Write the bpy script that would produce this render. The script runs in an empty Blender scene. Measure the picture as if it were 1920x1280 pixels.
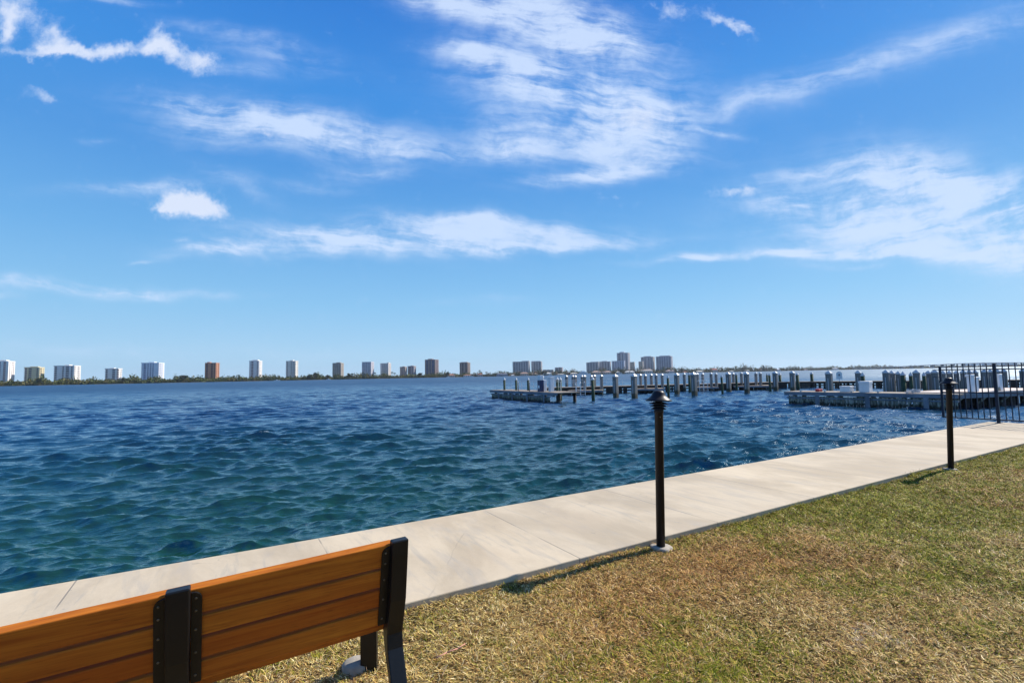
import bpy, bmesh, math, random
import numpy as np
from mathutils import Vector, Matrix
R = math.radians
random.seed(7); rng = np.random.default_rng(11)
scn = bpy.context.scene
col = scn.collection

# ---------------------------------------------------------------- camera
EYE = 1.5                       # eye height over the lawn (lawn = 0, walk = .05, water = -1.15)
WATER = -1.15
PITCH, ROLL = R(3.93), R(-1.06)
cam_d = bpy.data.cameras.new('camera'); cam = bpy.data.objects.new('camera', cam_d); col.objects.link(cam)
cam_d.sensor_width = 36.0; cam_d.lens = 36.0 * 917 / 1920
cam_d.clip_start = 0.05; cam_d.clip_end = 60000
CAMROT = Matrix.Rotation(math.pi/2 + PITCH, 3, 'X') @ Matrix.Rotation(ROLL, 3, 'Z')
cam.matrix_world = Matrix.Translation((0, 0, EYE)) @ CAMROT.to_4x4()
scn.camera = cam

def ray(px, py):                # surveying helper: line of sight of a photo pixel
    return CAMROT @ Vector(((px-960)/917.0, (640-py)/917.0, -1.0))
def at(px, py, z):              # the place on the level z seen at that pixel
    d = ray(px, py); t = (z-EYE)/d.z
    return Vector((d.x*t, d.y*t, z))
def far(px, py, depth):         # the place at a given distance northwards
    d = ray(px, py); t = depth/d.y
    return Vector((d.x*t, d.y*t, EYE + d.z*t))

# ---------------------------------------------------------------- view + sun
scn.view_settings.view_transform = 'Standard'; scn.view_settings.look = 'None'
scn.view_settings.gamma = 1.0; scn.view_settings.exposure = 0.50
scn.cycles.max_bounces = 6; scn.cycles.diffuse_bounces = 3; scn.cycles.glossy_bounces = 3
scn.cycles.transparent_max_bounces = 4; scn.cycles.sample_clamp_indirect = 4.0; scn.cycles.sample_clamp_direct = 2.6
SUN_AZ = math.atan2(1.30, 0.765)      # clockwise from +Y
SUN_EL = R(40.3)
sd = bpy.data.lights.new('sun', 'SUN'); sd.energy = 4.9; sd.angle = R(0.53); sd.color = (1.0, 0.94, 0.84)
so = bpy.data.objects.new('sun', sd); col.objects.link(so)
sdir = Vector((math.sin(SUN_AZ)*math.cos(SUN_EL), math.cos(SUN_AZ)*math.cos(SUN_EL), math.sin(SUN_EL)))
so.rotation_euler = (-sdir).to_track_quat('-Z', 'Y').to_euler(); so.location = (0, 0, 30)

# ---------------------------------------------------------------- node helpers
class X:
    """a socket with arithmetic"""
    def __init__(s, nt, v): s.nt, s.v = nt, v
    def _m(s, op, *a):
        n = s.nt.nodes.new('ShaderNodeMath'); n.operation = op
        for i, q in enumerate((s,)+a):
            q = q.v if isinstance(q, X) else q
            if isinstance(q, (int, float)): n.inputs[i].default_value = q
            else: s.nt.links.new(q, n.inputs[i])
        return X(s.nt, n.outputs[0])
    def __add__(s, o): return s._m('ADD', o)
    def __sub__(s, o): return s._m('SUBTRACT', o)
    def __mul__(s, o): return s._m('MULTIPLY', o)
    def __truediv__(s, o): return s._m('DIVIDE', o)
    __radd__ = __add__; __rmul__ = __mul__
    def rsub(s, o): return X(s.nt, o)._m('SUBTRACT', s)
    def mad(s, a, b): return s._m('MULTIPLY_ADD', a, b)
    def f(s, op, *a): return s._m(op, *a)
    def clamp(s): return s._m('MAXIMUM', 0.0)._m('MINIMUM', 1.0)
    def step(s, a, b, lo=0.0, hi=1.0):
        n = s.nt.nodes.new('ShaderNodeMapRange'); n.interpolation_type = 'SMOOTHSTEP'
        s.nt.links.new(s.v, n.inputs[0])
        for i, q in enumerate((a, b, lo, hi)): n.inputs[i+1].default_value = q
        return X(s.nt, n.outputs[0])
def vec(nt, x, y, z=0.0):
    n = nt.nodes.new('ShaderNodeCombineXYZ')
    for i, q in enumerate((x, y, z)):
        if isinstance(q, X): nt.links.new(q.v, n.inputs[i])
        else: n.inputs[i].default_value = q
    return n.outputs[0]
def xyz(nt, v):
    n = nt.nodes.new('ShaderNodeSeparateXYZ'); nt.links.new(v, n.inputs[0])
    return [X(nt, n.outputs[i]) for i in range(3)]
def noise(nt, v, scale, detail=4.0, rough=0.5, dist=0.0, out='Fac'):
    n = nt.nodes.new('ShaderNodeTexNoise'); nt.links.new(v, n.inputs['Vector'])
    n.inputs['Scale'].default_value = scale; n.inputs['Detail'].default_value = detail
    n.inputs['Roughness'].default_value = rough; n.inputs['Distortion'].default_value = dist
    return X(nt, n.outputs[out])
def mixc(nt, fac, a, b, mode='MIX'):
    n = nt.nodes.new('ShaderNodeMix'); n.data_type = 'RGBA'; n.blend_type = mode
    for i, q in ((0, fac), (6, a), (7, b)):
        q = q.v if isinstance(q, X) else q
        if isinstance(q, (int, float)): n.inputs[i].default_value = q
        elif isinstance(q, tuple): n.inputs[i].default_value = (q+(1,))[:4]
        else: nt.links.new(q, n.inputs[i])
    return n.outputs[2]
def coords(nt, kind='Object'):
    return nt.nodes.new('ShaderNodeTexCoord').outputs[kind]

# ---------------------------------------------------------------- sky with clouds
w = bpy.data.worlds.new('World'); scn.world = w; w.use_nodes = True
nt = w.node_tree; nt.nodes.clear()
sky = nt.nodes.new('ShaderNodeTexSky'); sky.sky_type = 'NISHITA'; sky.sun_disc = False
sky.sun_elevation = SUN_EL; sky.sun_rotation = SUN_AZ
sky.air_density = 1.0; sky.dust_density = 0.25; sky.ozone_density = 2.5; sky.altitude = 0
hs = nt.nodes.new('ShaderNodeHueSaturation'); nt.links.new(sky.outputs[0], hs.inputs['Color'])
hs.inputs['Saturation'].default_value = 1.22; hs.inputs['Value'].default_value = 1.0; hs.inputs['Hue'].default_value = 0.492
dx, dy, dz = xyz(nt, coords(nt, 'Generated'))
az = dx.f('ARCTAN2', dy)*57.2958
el = dz.f('ARCSINE')*57.2958
# the clear air: pale near the horizon, deep blue overhead
rp = nt.nodes.new('ShaderNodeValToRGB'); nt.links.new((el*(1/90.0)).v, rp.inputs[0])
def lin(c): return tuple(((q/255+.055)/1.055)**2.4 if q > 10 else q/255/12.92 for q in c)
stops = [(0.0, (170, 212, 246)), (3, (164, 210, 246)), (8, (140, 199, 244)), (14, (112, 180, 239)), (22, (80, 156, 231)), (30, (60, 146, 231)), (40, (38, 121, 217)), (60, (24, 88, 180)), (90, (18, 70, 155))]
while len(rp.color_ramp.elements) < len(stops): rp.color_ramp.elements.new(0.5)
for e_, (a_, c_) in zip(rp.color_ramp.elements, stops): e_.position = a_/90.0; e_.color = lin(c_)+(1,)
air = mixc(nt, 1.0, rp.outputs[0], (8.9, 8.9, 8.9), 'MULTIPLY')
air = mixc(nt, 0.88, hs.outputs[0], air)
# cloud field, laid out on the plane of directions (x/y, z/y); 1 unit = 100
yy = dy.f('ABSOLUTE').f('MAXIMUM', 0.04)
U = dx/yy*9.17; V = dz/yy*9.17
base = vec(nt, U*.6, V*.6)
wn = nt.nodes.new('ShaderNodeTexNoise'); nt.links.new(base, wn.inputs['Vector'])
wn.inputs['Scale'].default_value = 1.2; wn.inputs['Detail'].default_value = 4.0
wx, wy, wz = xyz(nt, wn.outputs['Color'])
fine = noise(nt, base, 5.0, 6, 0.62)
Uw = U + (wx-0.5)*1.3; Vw = V + (wy-0.5)*0.5
def blob(px, py, rx, ry, ang=0.0, s=1.0, A=None, E=None):
    A = A or Uw; E = E or Vw
    d = ray(px, py); a, e = d.x/d.y*9.17, d.z/d.y*9.17
    ra, re = rx/100.0*1.15, ry/100.0*1.2
    c, sn = math.cos(R(ang)), math.sin(R(ang))
    u = A.mad(c/ra, E.mad(sn/ra, -(a*c+e*sn)/ra))
    v = A.mad(-sn/re, E.mad(c/re, (a*sn-e*c)/re))
    return ((u*u + v*v)*-1.0).f('EXPONENT')*s
def total(items):
    t = items[0]
    for i in items[1:]: t = t+i
    return t
cir = total([blob(*q) for q in [
    (860,10,110,20,-8,.8), (1000,30,150,42,-12,1.0), (1110,70,110,36,-15,1.0), (880,97,70,15,-10,.8), (960,130,120,28,-12,.9), (1060,165,140,26,-8,.85),
    (1190,235,70,42,-15,.9), (1050,90,160,60,-15,.26), (1100,230,190,60,-12,.2), (1720,390,240,85,-4,.4), (520,235,260,60,-8,.1), (760,440,330,45,0,.2), (1080,205,150,36,-8,.55), (1070,258,130,26,-10,.6), (950,275,60,24,-12,.85), (1120,290,110,20,-8,.5),
    (1130,325,130,14,5,.95), (1330,245,70,5,-12,.5), (1260,170,150,60,-10,.22),
    (1420,182,130,22,14,.34), (1600,130,200,26,16,.42), (1820,58,170,32,17,.42),
    (370,192,100,12,-8,.5), (480,217,170,30,-10,.55), (620,243,170,24,-6,.45), (760,278,120,18,-5,.45), (560,262,230,34,-8,.35),
    (440,65,130,12,-12,.45), (520,105,130,20,-12,.4), (450,130,90,11,-8,.35), (190,3,70,7,-3,.7),
    (170,262,26,6,0,.55), (200,350,100,11,2,.4), (310,344,90,13,6,.55), (455,345,60,14,-28,.35), (590,350,80,9,-5,.4), (690,325,80,13,0,.4),
    (400,466,60,11,5,.95), (640,455,190,19,2,.65), (560,430,150,17,0,.5), (820,447,200,24,0,.9), (845,410,110,12,-5,.75), (1000,465,170,10,2,.8), (1100,440,120,15,-5,.5),
    (340,450,20,4,0,.5), (275,488,20,3,0,.6),
    (1700,330,110,46,-5,.9), (1640,400,180,50,5,.8), (1800,420,140,48,-8,1.0), (1880,470,80,36,-12,.9), (1490,378,90,16,5,.55), (1480,330,80,12,8,.45),
    (1330,484,130,6,2,.9), (1540,475,130,8,0,.95), (1700,470,120,12,-2,.9), (1580,500,60,5,0,.45), (1900,360,70,30,0,.6), (2050,430,120,50,0,.8),
    (120,540,140,11,-4,1.0), (20,560,25,5,0,.6), (270,552,70,8,-3,.75), (400,550,100,7,0,.3), (900,568,80,9,0,.35), (150,655,260,13,0,.25), (650,660,300,11,0,.15)]])
def streak(ang, sx, sy, scale, wp=0.8):
    c, sn = math.cos(R(ang)), math.sin(R(ang))
    A = U + (wx-0.5)*wp; B = V + (wy-0.5)*wp
    u = A*c + B*sn; v = B*c - A*sn
    return noise(nt, vec(nt, u*sx, v*sy, 3.1), scale, 7, 0.62, 0.25)
s1 = streak(-9, 0.34, 1.9, 1.25)
s2 = streak(9, 0.34, 1.9, 1.2)
st = s1 + (s2-s1)*U.step(3.2, 5.5)
fib = noise(nt, base, 2.2, 8, 0.64, 0.4)
s3 = streak(-8, .45, 4.4, 1.3, .25); s4 = streak(9, .45, 4.4, 1.3, .25)
st3 = s3 + (s4-s3)*U.step(3.2, 5.5)
tex = st*0.50 + st3*0.20 + fib*0.30
ca = cir.f('MINIMUM', 1.2)*tex.step(.36, .64, .10, 1.0)
ca = ca.step(-.08, .92, 0, 0.84)
ca = (ca + (el.step(42, 54))*(tex*1.6-.5).clamp()*.35).clamp()  # extra cloud veil overhead, out of view, added to brighten the water's reflections
# small dense puffs, ragged
pt = nt.nodes.new('ShaderNodeTexNoise'); nt.links.new(base, pt.inputs['Vector'])
pt.inputs['Scale'].default_value = 3.6; pt.inputs['Detail'].default_value = 6; pt.inputs['Roughness'].default_value = .62
pz = xyz(nt, pt.outputs['Color'])
pa = U + (pz[0]-0.5)*0.75; pe = V + (pz[1]-0.5)*0.6
cum = total([blob(*q, A=pa, E=pe) for q in [
    (25,20,42,30,0,1.2), (12,62,18,24,0,1.0), (100,70,34,24,-30,1.2), (60,102,50,9,0,1.0), (150,98,60,12,-5,1.1), (225,94,42,12,0,1.1), (296,74,24,22,-40,1.1),
    (325,104,52,18,-25,1.2), (385,118,20,20,0,.9), (70,178,34,9,-20,.6), (95,188,18,12,-50,.5),
    (348,376,42,24,0,1.5), (398,394,42,15,-15,1.3), (318,390,26,10,0,1.0),
    (1255,20,28,14,0,.8), (1345,36,34,12,-15,1.0), (1388,54,18,8,-30,.9), (1200,212,44,28,-10,.85), (1190,240,50,22,0,.5), (1105,95,60,18,0,.5),
    (500,252,24,6,-20,.75), (1388,362,42,9,2,.85), (1130,365,8,14,30,.4), (1150,378,10,6,0,.4), (1700,673,22,5,-5,.4)]])
cb = (cum*0.85 + (fine-0.5)*1.5).step(0.12, 1.35, 0, 0.90)
alpha = (ca*(cb.rsub(1.0))+cb).clamp()
ccol = mixc(nt, cb, (6.0, 7.2, 9.3), (6.9, 7.5, 8.9))
skyc = mixc(nt, alpha, air, ccol)
bg = nt.nodes.new('ShaderNodeBackground'); nt.links.new(skyc, bg.inputs[0]); bg.inputs[1].default_value = 0.08
wo = nt.nodes.new('ShaderNodeOutputWorld'); nt.links.new(bg.outputs[0], wo.inputs[0])
w.cycles.sampling_method = 'MANUAL'; w.cycles.sample_map_resolution = 512

# ---------------------------------------------------------------- materials
def material(name):
    m = bpy.data.materials.new(name); m.use_nodes = True
    b = m.node_tree.nodes['Principled BSDF']
    return m, m.node_tree, b
def plain(name, c, rough=0.6, var=0.18, scale=6.0, bump=0.0, metal=0.0, spec=0.5, c2=None, stretch=None):
    m, nt, b = material(name)
    v = coords(nt)
    if stretch:
        x, y, z = xyz(nt, v); v = vec(nt, x*stretch[0], y*stretch[1], z*stretch[2])
    n = noise(nt, v, scale, 5, 0.6)
    c2 = c2 or tuple(q*(1-var*2) for q in c)
    nt.links.new(mixc(nt, n.step(0.3, 0.7), c2, c), b.inputs['Base Color'])
    b.inputs['Roughness'].default_value = rough; b.inputs['Metallic'].default_value = metal
    b.inputs['Specular IOR Level'].default_value = spec
    if bump:
        bp = nt.nodes.new('ShaderNodeBump'); bp.inputs['Strength'].default_value = 0.6; bp.inputs['Distance'].default_value = bump
        nt.links.new(noise(nt, v, scale*4, 5, 0.65).v, bp.inputs['Height']); nt.links.new(bp.outputs[0], b.inputs['Normal'])
    return m
M = {}
M['black'] = plain('black_powder_coat', (.007, .0065, .007), .42, .2, 9, .0006, spec=.35)
M['bronze'] = plain('dark_bronze_paint', (.010, .012, .019), .42, .3, 6, .0004, spec=.2, c2=(.015, .014, .015))
M['screw'] = plain('screw_zinc', (.22, .18, .12), .4, .3, 90, metal=.6)
M['fence'] = plain('navy_black_fence_paint', (.010, .017, .042), .45, .2, 5, spec=.3)
M['pile_green'] = plain('green_treated_timber', (.035, .075, .035), .8, .25, 3, .01, stretch=(3, 3, .4), c2=(.012, .025, .014))
M['cap'] = plain('white_plastic_cap', (.56, .57, .58), .4, .04, 5)
M['deck'] = plain('weathered_grey_planks', (.30, .245, .19), .85, .2, 1.2, .01, c2=(.17, .135, .105))
M['beam'] = plain('painted_grey_timber', (.20, .23, .27), .8, .2, 1.0, .01, c2=(.11, .13, .16))
M['darkwood'] = plain('wet_dark_timber', (.040, .030, .024), .8, .3, .9, .01, c2=(.014, .011, .010))
M['board'] = plain('weathered_skirt_boards', (.25, .27, .24), .85, .3, 1.5, .01, c2=(.10, .11, .085), stretch=(1, 1, .35))
M['white'] = plain('white_gelcoat', (.78, .79, .80), .35, .05, 3)
M['pvc'] = plain('white_pvc_rail', (.75, .76, .76), .4, .05, 3)
M['strip'] = plain('pale_rub_strip', (.42, .43, .46), .5, .05, 3)
M['navy'] = plain('navy_blue_plastic', (.012, .025, .10), .4, .15, 3)
M['red'] = plain('red_plastic', (.5, .03, .03), .4, .1, 3)
M['footing'] = plain('pale_concrete_footing', (.38, .335, .27), .9, .12, 14, .004)
M['twig'] = plain('dry_pink_stem', (.62, .28, .20), .7, .15, 60)
M['steel'] = plain('galvanised_metal', (.45, .46, .47), .4, .1, 8, metal=.5)
M['asphalt'] = plain('bridge_concrete', (.34, .34, .33), .85, .1, .05)
M['wall_grey'] = plain('seawall_concrete', (.38, .35, .31), .9, .3, 2.5, .01)

def pile_material():
    m, nt, b = material('concrete_piling')
    v = coords(nt); x, y, z = xyz(nt, v)
    n = noise(nt, vec(nt, x*3, y*3, z*.5), 2.0, 5, .6)
    c = mixc(nt, n.step(.3, .7), (.135, .135, .132), (.235, .225, .21))
    # marine growth near the waterline has its own ragged edge
    edge = (z + (noise(nt, v, 3.5, 4).rsub(0.5))*0.5).step(.42, .62)
    c = mixc(nt, edge, (.018, .017, .013), c)
    stain = (z + (noise(nt, v, 2.2, 4).rsub(0.5))*0.9).step(.6, 1.15)
    c = mixc(nt, stain.rsub(1.0)*0.45, c, (.14, .12, .07))
    nt.links.new(c, b.inputs['Base Color']); b.inputs['Roughness'].default_value = .8
    return m
M['pile'] = pile_material()
def board_material():
    m, nt, b = material('weathered_skirt_boards')
    v = coords(nt); x, y, z = xyz(nt, v)
    n = noise(nt, vec(nt, x*4.3, y, z*.5), 1.0, 5, .7)
    c = mixc(nt, n.step(.36, .62), (.085, .095, .07), (.34, .36, .31))
    e = (z + (noise(nt, vec(nt, x*3, y, z), 2.5, 4).rsub(.5))*.7).step(.10, .34)
    c = mixc(nt, e, (.02, .022, .014), c)
    nt.links.new(c, b.inputs['Base Color']); b.inputs['Roughness'].default_value = .85
    return m
M['board'] = board_material()

def wood_material():
    m, nt, b = material('stained_bench_wood')
    v = coords(nt); x, y, z = xyz(nt, v)
    oi = nt.nodes.new('ShaderNodeObjectInfo'); r = X(nt, oi.outputs['Random'])
    g = noise(nt, vec(nt, x*1.0 + r*37.0, y*14, z*22), 2.6, 7, .62, .6)
    g2 = noise(nt, vec(nt, x*.6 + r*11.0, y*3, z*5), 1.6, 3, .5)
    c = mixc(nt, g.step(.22, .78), (.28, .070, .008), (.60, .205, .020))
    c = mixc(nt, g2.step(.35, .7)*.4, c, (.44, .085, .010))
    c = mixc(nt, (r*7.3).f('FRACT').step(.35, .95)*.6, c, (.34, .052, .006))
    c = mixc(nt, (noise(nt, vec(nt, x*5+r*5., y*40, z*60), 3.0, 3).step(.60, .75))*.5, c, (.12, .035, .008))
    nt.links.new(c, b.inputs['Base Color'])
    b.inputs['Roughness'].default_value = .6; b.inputs['Specular IOR Level'].default_value = .15
    bp = nt.nodes.new('ShaderNodeBump'); bp.inputs['Distance'].default_value = .0008; bp.inputs['Strength'].default_value = .6
    nt.links.new(g.v, bp.inputs['Height']); nt.links.new(bp.outputs[0], b.inputs['Normal'])
    return m
M['wood'] = wood_material()

def walk_material():
    m, nt, b = material('cast_concrete_walk')
    v = coords(nt); x, y, z = xyz(nt, v)
    warp = noise(nt, v, 1.1, 4, .6)
    n1 = noise(nt, vec(nt, x*.9, y*.45, 0.), 1.5, 6, .62, .4)
    n2 = noise(nt, vec(nt, x*2.2, y*.5, 4.), 2.6, 6, .65, .6)
    n3 = noise(nt, v, 90, 3, .7)
    c = mixc(nt, n1.step(.34, .66), (.42, .34, .235), (.575, .475, .335))
    c = mixc(nt, n2.step(.48, .74)*.6, c, (.38, .34, .285))
    c = mixc(nt, noise(nt, vec(nt, x*1.2, y*.8, 8.), 1.1, 4, .5).step(.52, .75)*.40, c, (.53, .42, .29))
    c = mixc(nt, n3.step(.45, .72)*.13, c, (.36, .33, .29))
    # each pour has its own tone
    wn_ = nt.nodes.new('ShaderNodeTexWhiteNoise'); wn_.noise_dimensions = '1D'
    nt.links.new((x*(1/1.68)+0.545).f('FLOOR').v, wn_.inputs['W'])
    c = mixc(nt, X(nt, wn_.outputs['Value'])*.22, c, (.33, .285, .225))
    # tooled joints, hair cracks, small stains
    jt = (x*(1/1.68)+0.045).f('FRACT') - 0.5
    jl = jt.f('ABSOLUTE').step(.0018, .0045).rsub(1.0)
    jl = jl*noise(nt, v, 1.7, 3).step(.30, .50)*.8
    ck = nt.nodes.new('ShaderNodeTexVoronoi'); ck.feature = 'DISTANCE_TO_EDGE'
    nt.links.new(vec(nt, x*.40 + warp*.55, y*.22 + warp*.5, 0.), ck.inputs['Vector']); ck.inputs['Scale'].default_value = 1.35
    cr = X(nt, ck.outputs['Distance']).step(.0006, .0034).rsub(1.0)*noise(nt, v, 1.3, 3).step(.52, .66)*.4
    c = mixc(nt, (jl+cr).clamp(), c, (.21, .185, .155))
    sp = noise(nt, v, 9, 3, .6).step(.705, .76)*.5
    c = mixc(nt, sp, c, (.27, .25, .22))
    dr = (noise(nt, vec(nt, x*7, y*.7, 2.), 1.6, 4, .6, 1.0)).step(.54, .72)*.4
    c = mixc(nt, dr, c, (.30, .285, .25))
    nt.links.new(c, b.inputs['Base Color']); b.inputs['Roughness'].default_value = .85
    b.inputs['Specular IOR Level'].default_value = .25
    bp = nt.nodes.new('ShaderNodeBump'); bp.inputs['Distance'].default_value = .004; bp.inputs['Strength'].default_value = .5
    h = n3*.3 + noise(nt, v, 14, 5, .6) - (jl+cr)*1.0
    nt.links.new(h.v, bp.inputs['Height']); nt.links.new(bp.outputs[0], b.inputs['Normal'])
    return m
M['walk'] = walk_material()

def soil_material():
    m, nt, b = material('thatch_and_soil')
    v = coords(nt)
    n = noise(nt, v, 24, 6, .7); n2 = noise(nt, v, 1.4, 4, .6)
    c = mixc(nt, n.step(.35, .65), (.045, .026, .012), (.22, .14, .07))
    c = mixc(nt, n2.step(.45, .7)*.5, c, (.16, .13, .05))
    sand = nt.nodes.new('ShaderNodeAttribute'); sand.attribute_name = 'sand'
    s = (X(nt, sand.outputs['Fac'])*1.3 + noise(nt, v, 7, 5, .65) - .72).step(0, .35)
    c = mixc(nt, s, c, mixc(nt, n.step(.3, .7), (.33, .27, .22), (.62, .56, .50)))
    nt.links.new(c, b.inputs['Base Color']); b.inputs['Roughness'].default_value = .95; b.inputs['Specular IOR Level'].default_value = .1
    bp = nt.nodes.new('ShaderNodeBump'); bp.inputs['Distance'].default_value = .02; bp.inputs['Strength'].default_value = .9
    nt.links.new(n.v, bp.inputs['Height']); nt.links.new(bp.outputs[0], b.inputs['Normal'])
    return m
M['soil'] = soil_material()

def attr_material(name, rough=.8, trans=0.0, spec=.2, gain=1.0):
    m, nt, b = material(name)
    a = nt.nodes.new('ShaderNodeAttribute'); a.attribute_name = 'tint'
    nt.links.new(a.outputs['Color'], b.inputs['Base Color'])
    b.inputs['Roughness'].default_value = rough; b.inputs['Specular IOR Level'].default_value = spec
    if trans:
        t = nt.nodes.new('ShaderNodeBsdfTranslucent'); nt.links.new(a.outputs['Color'], t.inputs[0])
        mx = nt.nodes.new('ShaderNodeMixShader'); mx.inputs[0].default_value = trans
        nt.links.new(b.outputs[0], mx.inputs[1]); nt.links.new(t.outputs[0], mx.inputs[2])
        nt.links.new(mx.outputs[0], nt.nodes['Material Output'].inputs[0])
    return m
M['blade'] = attr_material('grass_blades', .7, .12, .12)
M['leaf'] = attr_material('foliage', .75, .12, .2)

def water_material():
    m, nt, b = material('lagoon_water')
    g = nt.nodes.new('ShaderNodeNewGeometry'); p = g.outputs['Position']
    x, y, z = xyz(nt, p)
    dist = (x*x + y*y).f('SQRT')
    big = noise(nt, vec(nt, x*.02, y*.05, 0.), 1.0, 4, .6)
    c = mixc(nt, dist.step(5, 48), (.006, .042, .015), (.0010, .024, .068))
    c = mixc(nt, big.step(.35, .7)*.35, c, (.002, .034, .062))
    fo = nt.nodes.new('ShaderNodeAttribute'); fo.attribute_name = 'foam'
    f = (X(nt, fo.outputs['Fac'])*(noise(nt, p, 9, 4, .7).step(.45, .62))).clamp()
    c = mixc(nt, f, c, (.75, .78, .78))
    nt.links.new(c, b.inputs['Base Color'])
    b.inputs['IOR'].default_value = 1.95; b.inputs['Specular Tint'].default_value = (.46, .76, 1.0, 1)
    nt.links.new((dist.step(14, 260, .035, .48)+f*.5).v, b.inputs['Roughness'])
    # small wind ripples on top of the modelled waves
    ca, sa = math.cos(R(14)), math.sin(R(14))
    u = x*ca + y*sa; v = y*ca - x*sa
    r1 = noise(nt, vec(nt, u*.45, v*1.9, z*.5), 4.2, 4, .6, .15)
    r0 = noise(nt, vec(nt, u*1.0, v*1.9, 7.), 9.0, 2, .5, .2)
    bp = nt.nodes.new('ShaderNodeBump'); bp.inputs['Strength'].default_value = 1.0; bp.inputs['Distance'].default_value = 1.0
    nt.links.new((r1*.030 + r0*.007).v, bp.inputs['Height'])
    def slope(sx, sy, sc, det, amp):
        n = nt.nodes.new('ShaderNodeTexNoise'); nt.links.new(vec(nt, u*sx, v*sy, sc*3.), n.inputs['Vector'])
        n.inputs['Scale'].default_value = sc; n.inputs['Detail'].default_value = det; n.inputs['Roughness'].default_value = .62
        a_, b_, c_ = xyz(nt, n.outputs['Color'])
        return (a_-.5)*amp, (b_-.5)*amp
    fx1, fy1 = slope(.7, 1.7, 1.0, 4, dist.step(12, 60, 0., 1.0))
    fx2, fy2 = slope(.5, 1.5, .20, 5, dist.step(30, 200, 0., 1.0))
    nrm = nt.nodes.new('ShaderNodeVectorMath'); nrm.operation = 'ADD'; nt.links.new(bp.outputs[0], nrm.inputs[0])
    nt.links.new(vec(nt, (fx1+fx2)*.5, (fy1+fy2*1.3)*1.0, 0.), nrm.inputs[1])
    nn = nt.nodes.new('ShaderNodeVectorMath'); nn.operation = 'NORMALIZE'; nt.links.new(nrm.outputs[0], nn.inputs[0])
    nt.links.new(nn.outputs[0], b.inputs['Normal'])
    return m
M['water'] = water_material()

# ---------------------------------------------------------------- mesh helpers
class MB:
    """collects shapes for ONE mesh"""
    def __init__(s): s.v, s.f = [], []
    def add(s, vs, fs, mat=None):
        o = len(s.v)
        s.v += [tuple((mat @ Vector(p)) if mat is not None else p) for p in vs]
        s.f += [tuple(i+o for i in f) for f in fs]; return s
    def box(s, x0, x1, y0, y1, z0, z1, mat=None):
        v = [(x0,y0,z0),(x1,y0,z0),(x1,y1,z0),(x0,y1,z0),(x0,y0,z1),(x1,y0,z1),(x1,y1,z1),(x0,y1,z1)]
        return s.add(v, [(0,3,2,1),(4,5,6,7),(0,1,5,4),(1,2,6,5),(2,3,7,6),(3,0,4,7)], mat)
    def lathe(s, prof, n=24, mat=None, rot=0.0):
        vs, fs = [], []
        for r, z in prof:
            for k in range(n):
                a = 2*math.pi*k/n + rot; vs.append((r*math.cos(a), r*math.sin(a), z))
        for i in range(len(prof)-1):
            for k in range(n):
                a, b2 = i*n+k, i*n+(k+1) % n
                fs.append((a, b2, b2+n, a+n))
        fs.append(tuple(reversed(range(n)))); fs.append(tuple((len(prof)-1)*n+k for k in range(n)))
        return s.add(vs, fs, mat)
    def rod(s, a, b, r, n=8, r2=None):
        a, b = Vector(a), Vector(b); d = b-a
        q = d.to_track_quat('Z', 'Y').to_matrix().to_4x4()
        return s.lathe([(r, 0), (r2 if r2 else r, d.length)], n, Matrix.Translation(a) @ q)
    def bar(s, a, b, wx, wy):
        """square bar between two points"""
        a, b = Vector(a), Vector(b); d = b-a
        q = d.to_track_quat('Z', 'Y').to_matrix().to_4x4()
        return s.box(-wx/2, wx/2, -wy/2, wy/2, 0, d.length, Matrix.Translation(a) @ q)
    def build(s, name, mat, parent=None, bevel=0.0, smooth=False, loc=None, rotz=0.0):
        me = bpy.data.meshes.new(name); me.from_pydata(s.v, [], s.f); me.update()
        if smooth:
            for p in me.polygons: p.use_smooth = True
        me.materials.append(mat)
        if bevel:
            bm = bmesh.new(); bm.from_mesh(me)
            es = [e for e in bm.edges if len(e.link_faces) == 2 and e.calc_face_angle(0) > R(30)]
            bmesh.ops.bevel(bm, geom=es, offset=bevel, segments=2, affect='EDGES', profile=.5, clamp_overlap=True)
            bm.to_mesh(me); bm.free()
        o = bpy.data.objects.new(name, me); col.objects.link(o)
        if parent: o.parent = parent
        if loc is not None: o.location = loc
        o.rotation_euler.z = rotz
        return o
def tag(o, label, cat, group=None):
    o['label'] = label; o['category'] = cat
    if group: o['group'] = group
    return o
def thing(name, label, cat, loc=(0,0,0), rotz=0.0, group=None):
    o = bpy.data.objects.new(name, None); col.objects.link(o); o.location = loc; o.rotation_euler.z = rotz
    o.empty_display_size = .1
    return tag(o, label, cat, group)
def copy_thing(src, loc, rotz, label, group=None):
    def cp(o, par):
        c = o.copy(); col.objects.link(c); c.parent = par
        for ch in list(o.children): cp(ch, c)
        return c
    c = cp(src, None); c.location = loc; c.rotation_euler.z = rotz; c['label'] = label
    if group: c['group'] = group
    return c
def fast_mesh(name, V, loops, starts, totals, mat, smooth=False):
    me = bpy.data.meshes.new(name)
    me.vertices.add(len(V)); me.vertices.foreach_set('co', np.ascontiguousarray(V, dtype=np.float32).ravel())
    me.loops.add(len(loops)); me.loops.foreach_set('vertex_index', loops.astype(np.int32))
    me.polygons.add(len(starts)); me.polygons.foreach_set('loop_start', starts.astype(np.int32))
    try: me.polygons.foreach_set('loop_total', totals.astype(np.int32))
    except Exception: pass
    me.polygons.foreach_set('use_smooth', np.full(len(starts), smooth))
    me.update(calc_edges=True); me.materials.append(mat)
    o = bpy.data.objects.new(name, me); col.objects.link(o); return o
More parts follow.
